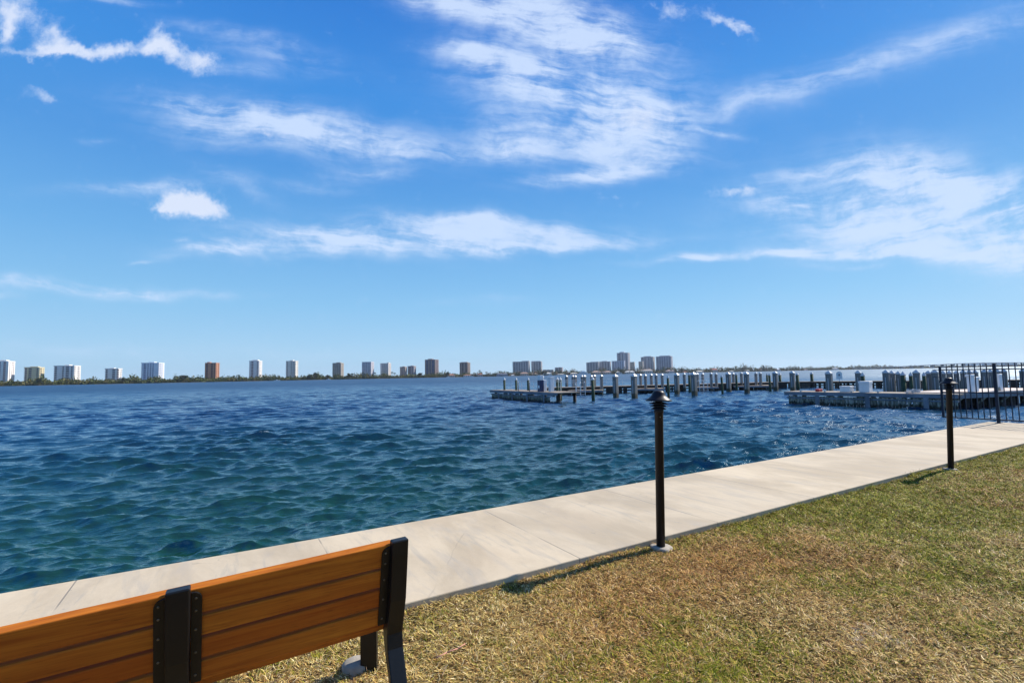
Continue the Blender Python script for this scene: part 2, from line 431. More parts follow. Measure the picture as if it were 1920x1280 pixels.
def set_tint(o, C):
    a = o.data.attributes.new('tint', 'FLOAT_COLOR', 'POINT')
    a.data.foreach_set('color', np.concatenate([C, np.ones((len(C), 1))], 1).astype(np.float32).ravel())
def vnoise(x, y, scale, seed):
    g = np.random.default_rng(seed).random((256, 256))
    x = x*scale + 1000.3; y = y*scale + 1000.7
    xi, yi = np.floor(x).astype(int), np.floor(y).astype(int); fx, fy = x-xi, y-yi
    fx = fx*fx*(3-2*fx); fy = fy*fy*(3-2*fy)
    h = lambda i, j: g[i % 256, j % 256]
    return (h(xi,yi)*(1-fx)+h(xi+1,yi)*fx)*(1-fy) + (h(xi,yi+1)*(1-fx)+h(xi+1,yi+1)*fx)*fy

# ---------------------------------------------------------------- water
def build_water():
    rs = [3.6]
    while rs[-1] < 2600:
        r = rs[-1]; rs.append(r + min(max(r*r/1300, .035), .0038*r if r < 260 else .02*r))
    rs = np.array(rs + [3200, 3900, 4600.])
    th = np.radians(np.linspace(-72, 72, 1150))
    Rr, T = np.meshgrid(rs, th, indexing='ij')
    x = (Rr*np.sin(T)).ravel(); y = (Rr*np.cos(T)).ravel(); r = Rr.ravel()
    dr = np.gradient(rs); sp = np.maximum(np.repeat(dr, len(th)), r*(th[1]-th[0]))
    z = np.zeros_like(x); ox = np.zeros_like(x); oy = np.zeros_like(x)
    g = np.random.default_rng(5)
    N = 210; main = math.radians(166)           # travel direction, measured like az (clockwise from +Y)
    lam = np.exp(np.linspace(math.log(.15), math.log(6.0), N))*(1+.05*g.standard_normal(N))
    for L in lam:
        k = 2*math.pi/L
        amp = .0108*(min(L, 1.6)/1.6)**.95 * (1.0 if L < 1.6 else math.exp(-(L-1.6)/1.9)) * (0.6+.8*g.random())
        a = main + math.radians(g.normal(0, 17 if L > .8 else 30)); kx, ky = k*math.sin(a), k*math.cos(a)
        m = np.clip((L/(sp*2.3)-1)/1.2, 0, 1); idx = np.nonzero(m > 0)[0]
        ph = kx*x[idx] + ky*y[idx] + g.random()*6.283
        am = amp*m[idx]; z[idx] += am*np.cos(ph)
        s = np.sin(ph)*am*.66; ox[idx] -= s*kx/k; oy[idx] -= s*ky/k
    # wave groups: some patches higher than others
    env = .65 + .8*vnoise(x, y, .11, 3)
    z *= env; print('wave rms', z[r < 30].std(), z.max())
    foam = np.clip((z-.205)/.03, 0, 1)*(vnoise(x, y, .23, 9) > .75)*(r > 14)
    V = np.stack([x+ox*env, y+oy*env, z+WATER], 1)
    nr, nc = len(rs), len(th)
    i = np.arange(nr-1)[:, None]*nc + np.arange(nc-1)[None, :]
    q = np.stack([i, i+nc, i+nc+1, i+1], -1).reshape(-1, 4)[:, ::-1]
    n = len(q)
    o = fast_mesh('water', V, q.ravel(), np.arange(n)*4, np.full(n, 4), M['water'], True)
    a = o.data.attributes.new('foam', 'FLOAT', 'POINT'); a.data.foreach_set('value', foam.astype(np.float32))
    o['kind'] = 'structure'
build_water()

# ---------------------------------------------------------------- the near land: lawn, walk, seawall
UA = math.atan2(.507, .862); UX = Vector((.862, .507, 0)); NX = Vector((-.507, .862, 0))
UX.normalize(); NX.normalize()
N0, N1, UEND = 3.168, 4.86, 17.32
def site(u, n, z=0.0): return UX*u + NX*n + Vector((0, 0, z))
walk = MB().box(-9, UEND, N0, N1, -.22, .05).build('concrete_walk', M['walk'], bevel=.008, rotz=UA); walk['kind'] = 'structure'
sw = MB().box(-9, UEND-.03, N1-.35, N1-.03, -3.2, -.225); sw.box(UEND-.3, UEND-.03, -30, N1-.36, -3.2, -.06)
tag(sw.build('seawall', M['wall_grey'], rotz=UA), 'grey concrete seawall dropping into the water under the pale walk', 'seawall')
def sandiness(x, y):
    s = np.exp(-(((x+.95)/.55)**2 + ((y-1.95)/.55)**2))*1.1
    s += np.exp(-(((x-4.9)/.5)**2+((y-3.9)/.4)**2))*.35 + np.exp(-(((x-2.0)/.35)**2+((y-2.9)/.25)**2))*.3
    return s
def build_lawn():
    us = np.linspace(-9, UEND-.02, 330); ns = np.concatenate([np.linspace(-28, -4, 40), np.linspace(-3.9, N0+.01, 110)])
    U, Nn = np.meshgrid(us, ns, indexing='ij'); u = U.ravel(); n = Nn.ravel()
    x = UX.x*u + NX.x*n; y = UX.y*u + NX.y*n
    z = (vnoise(x, y, 2.2, 21)-.5)*.03 + (vnoise(x, y, 9, 22)-.5)*.014 - .004
    i = (np.arange(len(us)-1)[:, None]*len(ns) + np.arange(len(ns)-1)[None, :])
    q = np.stack([i, i+len(ns), i+len(ns)+1, i+1], -1).reshape(-1, 4)
    o = fast_mesh('lawn_ground', np.stack([x, y, z], 1), q.ravel(), np.arange(len(q))*4, np.full(len(q), 4), M['soil'], True)
    a = o.data.attributes.new('sand', 'FLOAT', 'POINT'); a.data.foreach_set('value', sandiness(x, y).astype(np.float32))
    o['kind'] = 'structure'
build_lawn()
def build_grass():
    K = 3000000
    r = .95 + (17-.95)*rng.random(K)**1.25; a = np.radians(-62 + 130*rng.random(K))
    x, y = r*np.sin(a), r*np.cos(a)
    u = x*UX.x + y*UX.y; n = x*NX.x + y*NX.y
    dens = np.minimum(1.0, (2.4/r)**1.15)             # target density falls with distance
    pdf = 1.0/(r*1.25*((r-.95)/16.05+1e-4)**.2)
    keep = rng.random(K) < np.clip(dens/pdf*.42, 0, 1)
    keep &= (n < N0+.015) & (u < UEND-.1)
    sand = sandiness(x, y)
    keep &= rng.random(K) > sand*.85
    x, y, r, n, sand = x[keep], y[keep], r[keep], n[keep], sand[keep]; K = len(x)
    print('grass blades', K)
    # where the lawn is green and where it has dried out
    gr = .50*vnoise(x, y, .8, 31) + .34*vnoise(x, y, 2.6, 32) + .30*vnoise(x, y, 8, 33)
    gr += .055 + .11*np.clip((x-1.2)/2.5, -1, 1.0) + .13*np.clip((x-2.0)/2.0, 0, 1) + .05*np.clip((n-1.2), -1, 0) 
    gr -= .14*np.exp(-((n-2.6)/.6)**2)*np.exp(-((x-1.4)/1.9)**2) + .06*np.exp(-((x+.2)/.9)**2)
    gr += .07*np.exp(-((n-2.98)/.12)**2)
    pg = .07 + .93/(1+np.exp(-(gr-.655)*10))
    green = rng.random(K) < pg*.86
    q = rng.random(K)
    straw = np.array([.60, .465, .170]); tan = np.array([.41, .25, .08]); brown = np.array([.13, .065, .02]); pale = np.array([.78, .65, .37])
    C = np.where(q[:, None] < .34, straw, np.where(q[:, None] < .68, tan, np.where(q[:, None] < .90, brown, pale)))
    red = np.clip(vnoise(x, y, 1.1, 44)*1.6-.4, 0, 1)[:, None]
    red = np.clip(red[:, 0]*.8 + .6*np.exp(-((n-2.55)/.55)**2)*np.exp(-((x-1.7)/1.5)**2), 0, 1.3)[:, None]
    C = C*(1-red*.34*np.array([.35, .85, 1.1]))
    G1, G2, G3 = np.array([.20, .205, .012]), np.array([.36, .32, .03]), np.array([.055, .10, .012])
    q2 = rng.random(K)[:, None]
    CG = np.where(q2 < .5, G1, np.where(q2 < .8, G2, G3))
    C = np.where(green[:, None], CG, C)*(.36+1.5*rng.random((K, 1)))
    ln = np.where(green, .03+.04*rng.random(K), .022+.045*rng.random(K))
    ln *= .52+.5*vnoise(x, y, 5, 35)
    edge_ = (n > N0-.07) & (vnoise(x, y, 6, 51) > .5) & (rng.random(K) < .5); ln = np.where(edge_, ln*2.1, ln)
    wd = (.0010+.0009*rng.random(K))*(1+.16*np.maximum(r-2, 0))
    tilt = np.where(green, np.radians(35+48*rng.random(K)), np.radians(50+39*rng.random(K)))
    # blades in a clump lean together
    az0 = vnoise(x, y, 14, 36)*12.6 + rng.normal(0, 1.0, K)
    dxh, dyh = np.cos(az0), np.sin(az0)
    up = np.cos(tilt)*ln*.72; out = np.sin(tilt)*ln
    z0 = (vnoise(x, y, 2.2, 21)-.5)*.03 - .004 + .012*rng.random(K)*np.where(green, .6, 1)
    px, py = -dyh*wd, dxh*wd
    bend = .75+.5*rng.random(K)
    P0 = np.stack([x-px, y-py, z0], 1); P1 = np.stack([x+px, y+py, z0], 1)
    mx, my, mz = x+dxh*out*.45, y+dyh*out*.45, z0+up*.62*bend
    P2 = np.stack([mx+px*.85, my+py*.85, mz], 1); P3 = np.stack([mx-px*.85, my-py*.85, mz], 1)
    cu = rng.normal(0, .3, K)*ln
    P4 = np.stack([x+dxh*out-dyh*cu, y+dyh*out+dxh*cu, z0+up], 1)
    V = np.stack([P0, P1, P2, P3, P4], 1).reshape(-1, 3)
    b = np.arange(K)*5
    loops = np.stack([b, b+1, b+2, b+3, b+3, b+2, b+4], 1).ravel()
    starts = np.stack([np.arange(K)*7, np.arange(K)*7+4], 1).ravel(); tot = np.tile([4, 3], K)
    o = fast_mesh('grass', V, loops, starts, tot, M['blade'], True)
    set_tint(o, np.repeat(C, 5, 0)); o['kind'] = 'stuff'
    tag(o, 'short patchy lawn, part green and part dried to straw, beside the walk', 'grass')
build_grass()
# litter under and beside the bench
lt = MB()
for k in range(150):
    x, y = random.gauss(-.95, .45), random.gauss(2.0, .4)
    L = random.uniform(.02, .07); a = random.uniform(0, 6.28); z = .012+random.random()*.02
    lt.rod((x, y, z), (x+L*math.cos(a), y+L*math.sin(a), z+random.uniform(-.006, .012)), random.uniform(.0008, .0018), 5)
o = lt.build('leaf_litter', plain('dry_litter', (.42, .30, .19), .9, .3, 9, c2=(.16, .09, .05))); o['kind'] = 'stuff'
tag(o, 'dry brown stalks and twigs scattered over the sandy patch under the bench', 'litter')
st_ = MB(); pts = [at(817, 1233, .028), at(838, 1222, .034), at(858, 1215, .032), at(872, 1206, .028)]
for p, q in zip(pts[:-1], pts[1:]): st_.rod(p, q, .0034, 7, .0028)
tag(st_.build('dry_stem', M['twig'], smooth=True), 'pinkish dry stem lying on the lawn right of the bench leg', 'stem')

# ---------------------------------------------------------------- bench
def build_bench():
    ang = R(29.7)
    B = thing('park_bench', 'orange stained slatted park bench seen from behind, black metal frame', 'bench', (-.42, 2.03, 0), ang)
    T, Bo = Vector((0, 0, .85)), Vector((0, .075, .512))      # back line from top to bottom (local y forward)
    d = (Bo-T).normalized(); nrm = Vector((0, d.z, -d.y))      # nrm points to the rear (camera)
    if nrm.y > 0: nrm = -nrm
    L = 1.56; LB = (Bo-T).length
    hs_ = [.104, .083, .083, .083]; gap = .012
    t = .0
    def place(name, x0, x1, s0, s1, o0, o1, mat, parent, bevel):
        # box spanned by x, distance s along d, offset o along nrm
        vs = []
        for s_ in (s0, s1):
            for o_ in (o0, o1):
                for x_ in (x0, x1): vs.append(T + d*s_ + nrm*o_ + Vector((x_, 0, 0)))
        c = sum(vs, Vector())/8
        mb = MB(); mb.v = [tuple(v-c) for v in vs]
        mb.f = [(0,1,3,2),(4,6,7,5),(0,4,5,1),(2,3,7,6),(0,2,6,4),(1,5,7,3)]
        ob = mb.build(name, mat, parent, bevel, loc=c)
        bm = bmesh.new(); bm.from_mesh(ob.data); bmesh.ops.recalc_face_normals(bm, faces=bm.faces); bm.to_mesh(ob.data); bm.free()
        return ob
    for h in hs_:
        place('back_slat', -L, -.078, t+gap*.5, t+h-gap*.5, -.038, 0, M['wood'], B, .004); t += h
    # seat slats
    for k in range(5):
        y0 = .112+k*.10; z = .488 - .004*k
        c = Vector((-(L+.045)/2, y0+.045, z))
        MB().box(-(L-.045)/2, (L-.045)/2, -.0445, .0445, -.016, .016).build('seat_slat', M['wood'], B, .004, loc=c)
    def support(xc, flanges, wbar):
        S = MB()
        # upright and rear leg: one bent bar, profile in the y-z plane
        prof_b = [(-.036, .862), (-.028, .80), (.0, .62), (.030, .53), (.048, .475), (.040, .42), (-.018, .30), (-.085, .10), (-.115, -.03)]  # rear line
        prof_f = [(.008, .862), (.014, .80), (.050, .62), (.088, .53), (.115, .475), (.098, .42), (.022, .30), (-.046, .10), (-.076, -.03)]      # front line
        n = len(prof_b); x0, x1 = xc-wbar/2, xc+wbar/2
        vs = [(x0, y, z) for y, z in prof_b]+[(x1, y, z) for y, z in prof_b]+[(x0, y, z) for y, z in prof_f]+[(x1, y, z) for y, z in prof_f]
        fs = []
        for i in range(n-1):
            fs += [(i, i+1, n+i+1, n+i), (2*n+i, 3*n+i, 3*n+i+1, 2*n+i+1), (i, 2*n+i, 2*n+i+1, i+1), (n+i, n+i+1, 3*n+i+1, 3*n+i)]
        fs += [(0, n, 3*n, 2*n), (n-1, 3*n-1, 4*n-1, 2*n-1)]
        S.add(vs, fs)
        up = S.build('rear_upright', M['black'], B, 0)
        bm = bmesh.new(); bm.from_mesh(up.data); bmesh.ops.recalc_face_normals(bm, faces=bm.faces)
        es = [e for e in bm.edges if e.calc_face_angle(0) > R(40)]
        bmesh.ops.bevel(bm, geom=es, offset=.005, segments=2, affect='EDGES', profile=.5); bm.to_mesh(up.data); bm.free()
        for f0, f1 in flanges:
            # rounded steel plate the slats are screwed to
            w0, w1 = f0, f1; pl = MB(); outer = w0 if abs(w0-xc) > abs(w1-xc) else w1; inner = w1 if outer == w0 else w0
            rr = .028; sg = 1 if outer > inner else -1; pts2 = [(inner, .012)]
            for a in range(0, 91, 15): pts2.append((outer-sg*rr+sg*rr*math.sin(R(a)), .012+rr-rr*math.cos(R(a))))
            pts2 += [(outer, LB-.006), (inner, LB-.006)]
            m_ = len(pts2); vs = [tuple(T+d*s_+nrm*.0015+Vector((x_, 0, 0))) for x_, s_ in pts2]+[tuple(T+d*s_+nrm*.0095+Vector((x_, 0, 0))) for x_, s_ in pts2]
            fs = [tuple(range(m_)), tuple(reversed(range(m_, 2*m_)))]+[(i, (i+1) % m_, m_+(i+1) % m_, m_+i) for i in range(m_)]
            pl.add(vs, fs); p_ = pl.build('slat_plate', M['black'], B)
            bm = bmesh.new(); bm.from_mesh(p_.data); bmesh.ops.recalc_face_normals(bm, faces=bm.faces); bm.to_mesh(p_.data); bm.free()
            for s_ in (.034, .078, .146, .229, .312):
                q = T+d*s_+nrm*.0095+Vector(((w0+w1)/2-.002, 0, 0))
                qm = Matrix.Translation(q) @ nrm.to_track_quat('Z', 'Y').to_matrix().to_4x4()
                MB().lathe([(.0042, -.001), (.0042, .0014), (.0028, .0026)], 12, qm).lathe([(.0018, .0028), (.0014, .0024)], 6, qm).build('screw', M['screw'], p_)
        MB().bar((xc+.06, .725, -.04), (xc+.05, .70, .455), .082, .055).build('front_leg', M['black'], B, .005)
        MB().bar((xc+.005, .115, .445), (xc+.048, .66, .43), .035, wbar*.7).build('seat_bearer', M['black'], B, .004)
        MB().box(xc-wbar*.75, xc+wbar*.75, -.13, .0, -.02, .008).build('foot_plate', M['black'], B, .002)
        f_ = MB(); f_.lathe([(.075, -.05), (.070, .018), (.048, .030)], 20); ft = f_.build('footing', M['footing'], B, smooth=True, loc=(xc+.0, .765, 0))
    support(-.056, [(-.120, -.0885)], .064)
    support(-.783, [(-.849, -.8185), (-.7475, -.717)], .067)
    support(-1.53, [(-1.49, -1.45)], .068)
    # the ground falls slightly to the left, and the rails with it
    for o in B.children_recursive:
        for v in o.data.vertices: v.co.z += (v.co.x + o.location.x)*.0386
build_bench()

# ---------------------------------------------------------------- bollard lamps
def make_lamp(label, base, lean):
    T_ = thing('bollard_lamp', label, 'lamp', base, 0, 'bollard lamps along the walk')
    T_.rotation_euler = (0, lean, 0)
    MB().lathe([(.0365, .0), (.0365, 1.150), (.041, 1.152), (.041, 1.178), (.037, 1.182)], 28).build('pole', M['bronze'], T_, smooth=False)
    for p in T_.children:
        for f in p.data.polygons: f.use_smooth = len(f.vertices) == 4
    hat = [(.112, 1.252), (.114, 1.256), (.098, 1.268), (.078, 1.283), (.063, 1.298), (.056, 1.312), (.0505, 1.326), (.040, 1.338), (.024, 1.3445), (.004, 1.346)]
    h = MB().lathe(hat, 40).build('hat', M['bronze'], T_, smooth=True)
    for i, (r, z) in enumerate(((.064, 1.180), (.072, 1.203), (.081, 1.226))):
        MB().lathe([(.040, z+.015), (r, z), (r+.001, z+.003), (.042, z+.018)], 32).build('louver', M['bronze'], T_, smooth=True)
    MB().lathe([(.030, 1.183), (.030, 1.2515)], 20).build('lens', plain('smoked_glass', (.03, .03, .03), .2, .1, 8) if 'lens_m' not in M else M['lens_m'], T_, smooth=True)
    MB().rod((0, -.0365, 1.115), (0, -.0395, 1.115), .005, 10).build('set_screw', M['screw'], T_)
    ft = MB(); vs, n = [], 22; rr = [1+.13*math.sin(3*a)+.08*math.cos(5*a+1) for a in np.linspace(0, 6.283, n, endpoint=False)]
    for s_, z in ((1.0, -.05), (1.0, .012), (.86, .024)):
        for k in range(n): a = 6.283*k/n; vs.append((.092*rr[k]*s_*math.cos(a)+.006, .080*rr[k]*s_*math.sin(a), z*.75))
    fs = [(i*n+k, i*n+(k+1) % n, (i+1)*n+(k+1) % n, (i+1)*n+k) for i in range(2) for k in range(n)]+[tuple(2*n+k for k in range(n))]
    ft.add(vs, fs); ft.build('footing', M['footing'], T_, smooth=True)
    return T_
l1 = make_lamp('slim dark bollard lamp in the middle, standing on a pale concrete footing', tuple(at(1239, 1027, 0)), R(1.4))
l2 = copy_thing(l1, tuple(at(1783, 880, 0)), 0, 'slim dark bollard lamp by the fence at the right, leaning a little'); l2.rotation_euler = (0, R(3.2), 0)

# ---------------------------------------------------------------- fence at the end of the walk
def build_fence():
    F = thing('picket_fence', 'dark blue black metal picket fence across the far end of the walk', 'fence', (12.376, 12.6, .05), math.atan2(-.862, .507))
    # local +x runs along the fence towards the land side (to the right in the photo), -x out over the water
    rt, rm, rb = 1.375, .765, .085
    for x in (0.0, 1.83, 3.66):
        MB().box(x-.032, x+.032, -.032, .032, 0, 1.50).box(x-.034, x+.034, -.034, .034, 1.495, 1.52).build('post', M['fence'], F, .003)
        MB().box(x-.06, x+.06, -.06, .06, .0, .008).build('base_plate', M['fence'], F)
    MB().box(-1.135, -1.085, -.025, .025, .07, 1.475).build('end_post', M['fence'], F, .003)
    for a, b in ((-1.085, -.032), (.032, 1.798), (1.862, 3.628)):
        for z in (rt, rm, rb): MB().box(a, b, -.013, .013, z-.015, z+.015).build('rail', M['fence'], F)
        n = round((b-a)/.118)
        for k in range(1, n):
            x = a + (b-a)*k/n
            MB().box(x-.0095, x+.0095, -.0095, .0095, rb-.0, rt+.145).add([(x-.0095,-.0095,rt+.145),(x+.0095,-.0095,rt+.145),(x+.0095,.0095,rt+.145),(x-.0095,.0095,rt+.145),(x,0,rt+.16)], [(0,1,4),(1,2,4),(2,3,4),(3,0,4)]).build('picket', M['fence'], F)
    for z in (rt, 1.17, .56, .13): MB().box(-1.26, -1.135, -.009, .009, z-.009, z+.009).add([(-1.26,-.009,z-.009),(-1.26,.009,z-.009),(-1.26,.009,z+.009),(-1.26,-.009,z+.009),(-1.30,0,z)], [(0,1,4),(1,2,4),(2,3,4),(3,0,4)]).build('side_spike', M['fence'], F)
build_fence()

# ---------------------------------------------------------------- pilings
ORD = ['first','second','third','fourth','fifth','sixth','seventh','eighth','ninth','tenth','eleventh','twelfth','thirteenth','fourteenth','fifteenth','sixteenth','seventeenth','eighteenth','nineteenth','twentieth','twenty-first','twenty-second','twenty-third','twenty-fourth','twenty-fifth','twenty-sixth']
def square_pile(side, h):
    T_ = thing('concrete_piling', 'x', 'piling')
    MB().box(-side/2, side/2, -side/2, side/2, -1.5, h).build('shaft', M['pile'], T_, bevel=side*.10)
    c = side/2*1.07
    MB().add([(-c,-c,h-.03),(c,-c,h-.03),(c,c,h-.03),(-c,c,h-.03),(-c,-c,h+.06),(c,-c,h+.06),(c,c,h+.06),(-c,c,h+.06),(0,0,h+.06+side*.62)],
             [(0,3,2,1),(0,1,5,4),(1,2,6,5),(2,3,7,6),(3,0,4,7),(4,5,8),(5,6,8),(6,7,8),(7,4,8)]).build('cap', M['cap'], T_)
    # pale plastic rub strip on the side facing the shore
    MB().box(-side*.5-.034, -side*.5-.006, -.03, .03, .55, h-.45).build('rub_strip', M['strip'], T_)
    return T_
def round_pile(r, h):
    T_ = thing('timber_piling', 'x', 'piling')
    MB().lathe([(r*1.06, -1.5), (r, h)], 14).build('shaft', M['pile_green'], T_, smooth=True)
    MB().lathe([(r*1.12, h-.07), (r*1.12, h+.02), (.01, h+.02+r*1.9)], 14).build('cap', M['cap'], T_)
    return T_
big0 = square_pile(.44, 2.52); pale0 = square_pile(.34, 2.50); grn0 = round_pile(.155, 2.50)
protos = {'b': big0, 'p': pale0, 'g': grn0}; used = set()
def pile(kind, px, py_top, py_base, wpx, label, group, depth=None):
    """stand one piling in the water where its foot is seen; hidden feet use the apparent width"""
    if py_base: p = at(px, py_base, WATER)
    else: p = far(px, 700, depth)
    p.z = WATER
    side = {'b': .44, 'p': .34, 'g': .155}[kind]; h0 = {'b': 2.52, 'p': 2.50, 'g': 2.50}[kind]
    apex = {'b': .06+.44*.62, 'p': .06+.34*.62, 'g': .02+.155*1.9}[kind]
    top = far(px, py_top, p.y).z - WATER
    src = protos[kind]
    c = copy_thing(src, tuple(p), random.uniform(-.06, .06) + (R(38) if kind != 'g' else 0), label, group)
    c.scale.z = max(.8, min(1.25, top/(h0+apex)))
    sc = wpx*p.y/917.0/({'b': .58, 'p': .46, 'g': .31}[kind]); c.scale.x = c.scale.y = max(.8, min(1.3, sc))
    c.rotation_euler.x = random.gauss(0, .006); c.rotation_euler.y = random.gauss(0, .008)
    return c
bigs = [(1155,701,745,10.5),(1190,700,746.5,11.5),(1269.7,698.5,739,9.5),(1302.5,697,741,11),(1367,697,735,9.5),(1401,696.5,737,9.5),(1455,695.5,732,9.5),(1487,695,733,10)]
pales = [(1063,703,735.5),(1075,703,736),(1079.8,703,738),(1092.5,703,736),(1097,702.5,740),(1110,703,737),(1115.5,702,738),(1128.5,702,739),
 (1202,700.5,735.5),(1211,701,737),(1222,700,734.5),(1231.2,700,737),(1242.5,700,735),(1284,698.5,734),(1309,698.5,733),(1318.6,698.5,731),(1334.5,697.5,733.5),(1344,698,733),
 (1376,698,730),(1391.5,697,730.5),(1418.5,697,730),(1427,697,730.5)]
greens = [(1046,706,750,5),(1051.6,706.5,751,5),(1112.5,706,751.5,6),(1253.7,703,745,4.2),(1293.6,698,735.5,4.5),(1355,702,739,4),(1381.5,698,732,4),(1439,699,728,3.4),(1444.5,699,733.5,4),(1463.5,699,728,5),(1496.5,698.5,731,5.5),(1523.5,697,727.5,6)]
for i, (x, t, b_, w_) in enumerate(bigs):
    pile('b', x, t, b_, w_, 'thick grey mooring piling with white pyramid cap, %s from the left in the open water' % ORD[i], 'thick grey mooring pilings in open water')
for i, (x, t, b_) in enumerate(pales):
    pile('p', x, t, b_, 5.9 if x < 1150 else 5.4, 'slim pale grey piling against the breakwater dock, %s from the left' % ORD[i], 'slim pale pilings along the breakwater dock')
for i, (x, t, b_, w_) in enumerate(greens):
    pile('g', x, t, b_, w_, 'slim dark green timber piling with small white cap, %s from the left in the water' % ORD[i], 'dark green timber pilings')
# behind / beside the right-hand pier (feet hidden by its deck)
rb_ = [(1554,694,12.5,'b'),(1609,693.5,11.5,'b'),(1661,692.5,12.5,'b'),(1672,694,11,'b'),(1684.5,695,9,'b'),(1717.5,692.5,13,'b'),(1740.5,694,11.5,'b'),(1752,692,13,'b'),
 (1768,694,9.5,'b'),(1780,694,10,'b'),(1793,694,10,'b'),(1806.5,692.5,11.5,'b'),(1817,692.5,11,'b'),(1828.5,692.5,10.5,'b'),(1846,691.5,12,'b'),(1857,691.5,10.5,'b'),(1871,691,10,'b'),(1882,690.8,11,'b'),(1918,690.5,12,'b')]
rg_ = [(1617.5,697.5,6.5),(1692,696,8),(1707,697,5.5),(1732,697,6)]
DECK = WATER+.97
near_depth = lambda x: float(np.interp(x, [1478, 1770, 1800, 1920], [41.5, 35.5, 36.5, 41]))
for i, (x, t, w_, k) in enumerate(rb_):
    pile(k, x, t, None, w_, 'thick grey piling with white pyramid cap behind the right pier deck, %s from the left' % ORD[i], 'thick grey pilings behind the right pier', max(near_depth(x)+.8, min(.6*917/w_, near_depth(x)+7)))
for i, (x, t, w_) in enumerate(rg_):
    pile('g', x, t, None, w_, 'green timber piling among the grey ones behind the right pier, %s from the left' % ORD[i], 'green pilings behind the right pier', near_depth(x)+2.0)

# ---------------------------------------------------------------- docks
def frame_between(a, b):
    a, b = Vector((a[0], a[1], 0)), Vector((b[0], b[1], 0)); d = b-a
    return a, math.atan2(d.y, d.x), d.length
# breakwater dock: long dark wall dock with slits and a thin railing
def breakwater(a, b, label, rail):
    p, ang, L = frame_between(a, b)
    T_ = thing('breakwater_dock', label, 'dock', (p.x, p.y, WATER), ang)
    MB().box(0, L, 0, 2.4, .86, .97).build('deck', M['deck'], T_)
    MB().box(0, L, -.06, -.005, .66, .90).box(0, L, 2.405, 2.46, .66, .90).build('edge_beam', M['darkwood'], T_)
    bd = MB(); x = 0.0
    while x < L-.3:
        w_ = random.uniform(.22, .30)
        if (x % 4.2) < 3.0 or random.random() < .45: bd.box(x, x+w_, 0.0, .05, -.5, .655)
        x += w_ + (random.uniform(.10, .2) if random.random() < .22 else .012)
    bd.box(0, L-.4, .045, .12, .35, .50)
    bd.build('skirt_boards', M['darkwood'], T_)
    x = .4
    while x < L: MB().box(x, x+.3, 2.0, 2.3, -1.2, .855).build('support_pile', M['darkwood'], T_); x += 3.4
    if rail:
        r_ = MB()
        r_.box(0, L, 2.3, 2.335, 1.86, 1.895); r_.box(0, L, 2.3, 2.33, 1.42, 1.445)
        r_.build('rails', M['pvc'], T_); x = 0
        while x < L: MB().box(x, x+.035, 2.34, 2.375, .97, 1.88).build('rail_post', M['pvc'], T_); x += 2.4
    return T_
pA, pB, pC = at(1020, 741.5, WATER), at(1478, 728, WATER), at(1700, 727.5, WATER)
breakwater(pA, pB, 'long dark breakwater dock with thin white railing behind the pilings', True)
breakwater(pB, pC+(pC-pB)*.9, 'dark slatted breakwater dock without railing, behind the right pier', False)
# finger docks
def finger(px0, py0, px1, label, depth_in=5.0):
    a = at(px0, py0, WATER); b = at(px1, py0-.6, WATER); p, ang, L = frame_between(a, b)
    T_ = thing('finger_dock', label, 'dock', (p.x, p.y, WATER), ang, 'low finger docks')
    MB().box(0, L, 0, depth_in, .52, .60).build('deck', M['deck'], T_)
    MB().box(0, L, -.05, -.004, .36, .58).build('edge_beam', M['beam'], T_)
    x = .1
    while x < L-.2:
        for y_ in (.1, depth_in-.4): MB().box(x, x+.25, y_, y_+.25, -1, .515).build('support_pile', M['darkwood'], T_)
        x += max(1.2, L/4)
finger(1065, 741, 1130, 'low wooden finger dock behind the leftmost row of pale pilings')
finger(1196, 737.5, 1246, 'low wooden finger dock between the second and third thick mooring pilings')
finger(1308, 734, 1348, 'low wooden finger dock with white ladders right of the fourth mooring piling')
finger(1376, 731.5, 1450, 'low wooden finger dock at the right end of the railed breakwater')
def ladder(px, py, label, h=1.5):
    p = at(px, py, WATER); T_ = thing('dock_ladder', label, 'ladder', (p.x, p.y-.15, WATER), R(8), 'white dock ladders')
    m_ = MB()
    for sx in (-.28, .28):
        m_.rod((sx, 0, .1), (sx, 0, h-.2), .035, 8); pts = [(sx, .28-.28*math.cos(R(a)), h-.2+.2*math.sin(R(a))) for a in range(0, 181, 30)]
        for p0, p1 in zip(pts[:-1], pts[1:]): m_.rod(p0, p1, .035, 8)
    m_.build('side_rails', M['pvc'], T_)
    s_ = MB()
    for k in range(4): s_.rod((-.28, 0, .2+k*.28), (.28, 0, .2+k*.28), .02, 6)
    s_.build('rungs', M['pvc'], T_)
ladder(1084, 741.8, 'white hooped ladder on the finger dock at left, left one of two'); ladder(1093, 742, 'white hooped ladder on the finger dock at left, right one of two', 1.7)
ladder(1315, 734.5, 'white hooped dock ladder right of the fourth mooring piling, left one of two'); ladder(1323, 734.5, 'white hooped dock ladder right of the fourth mooring piling, right one of two')

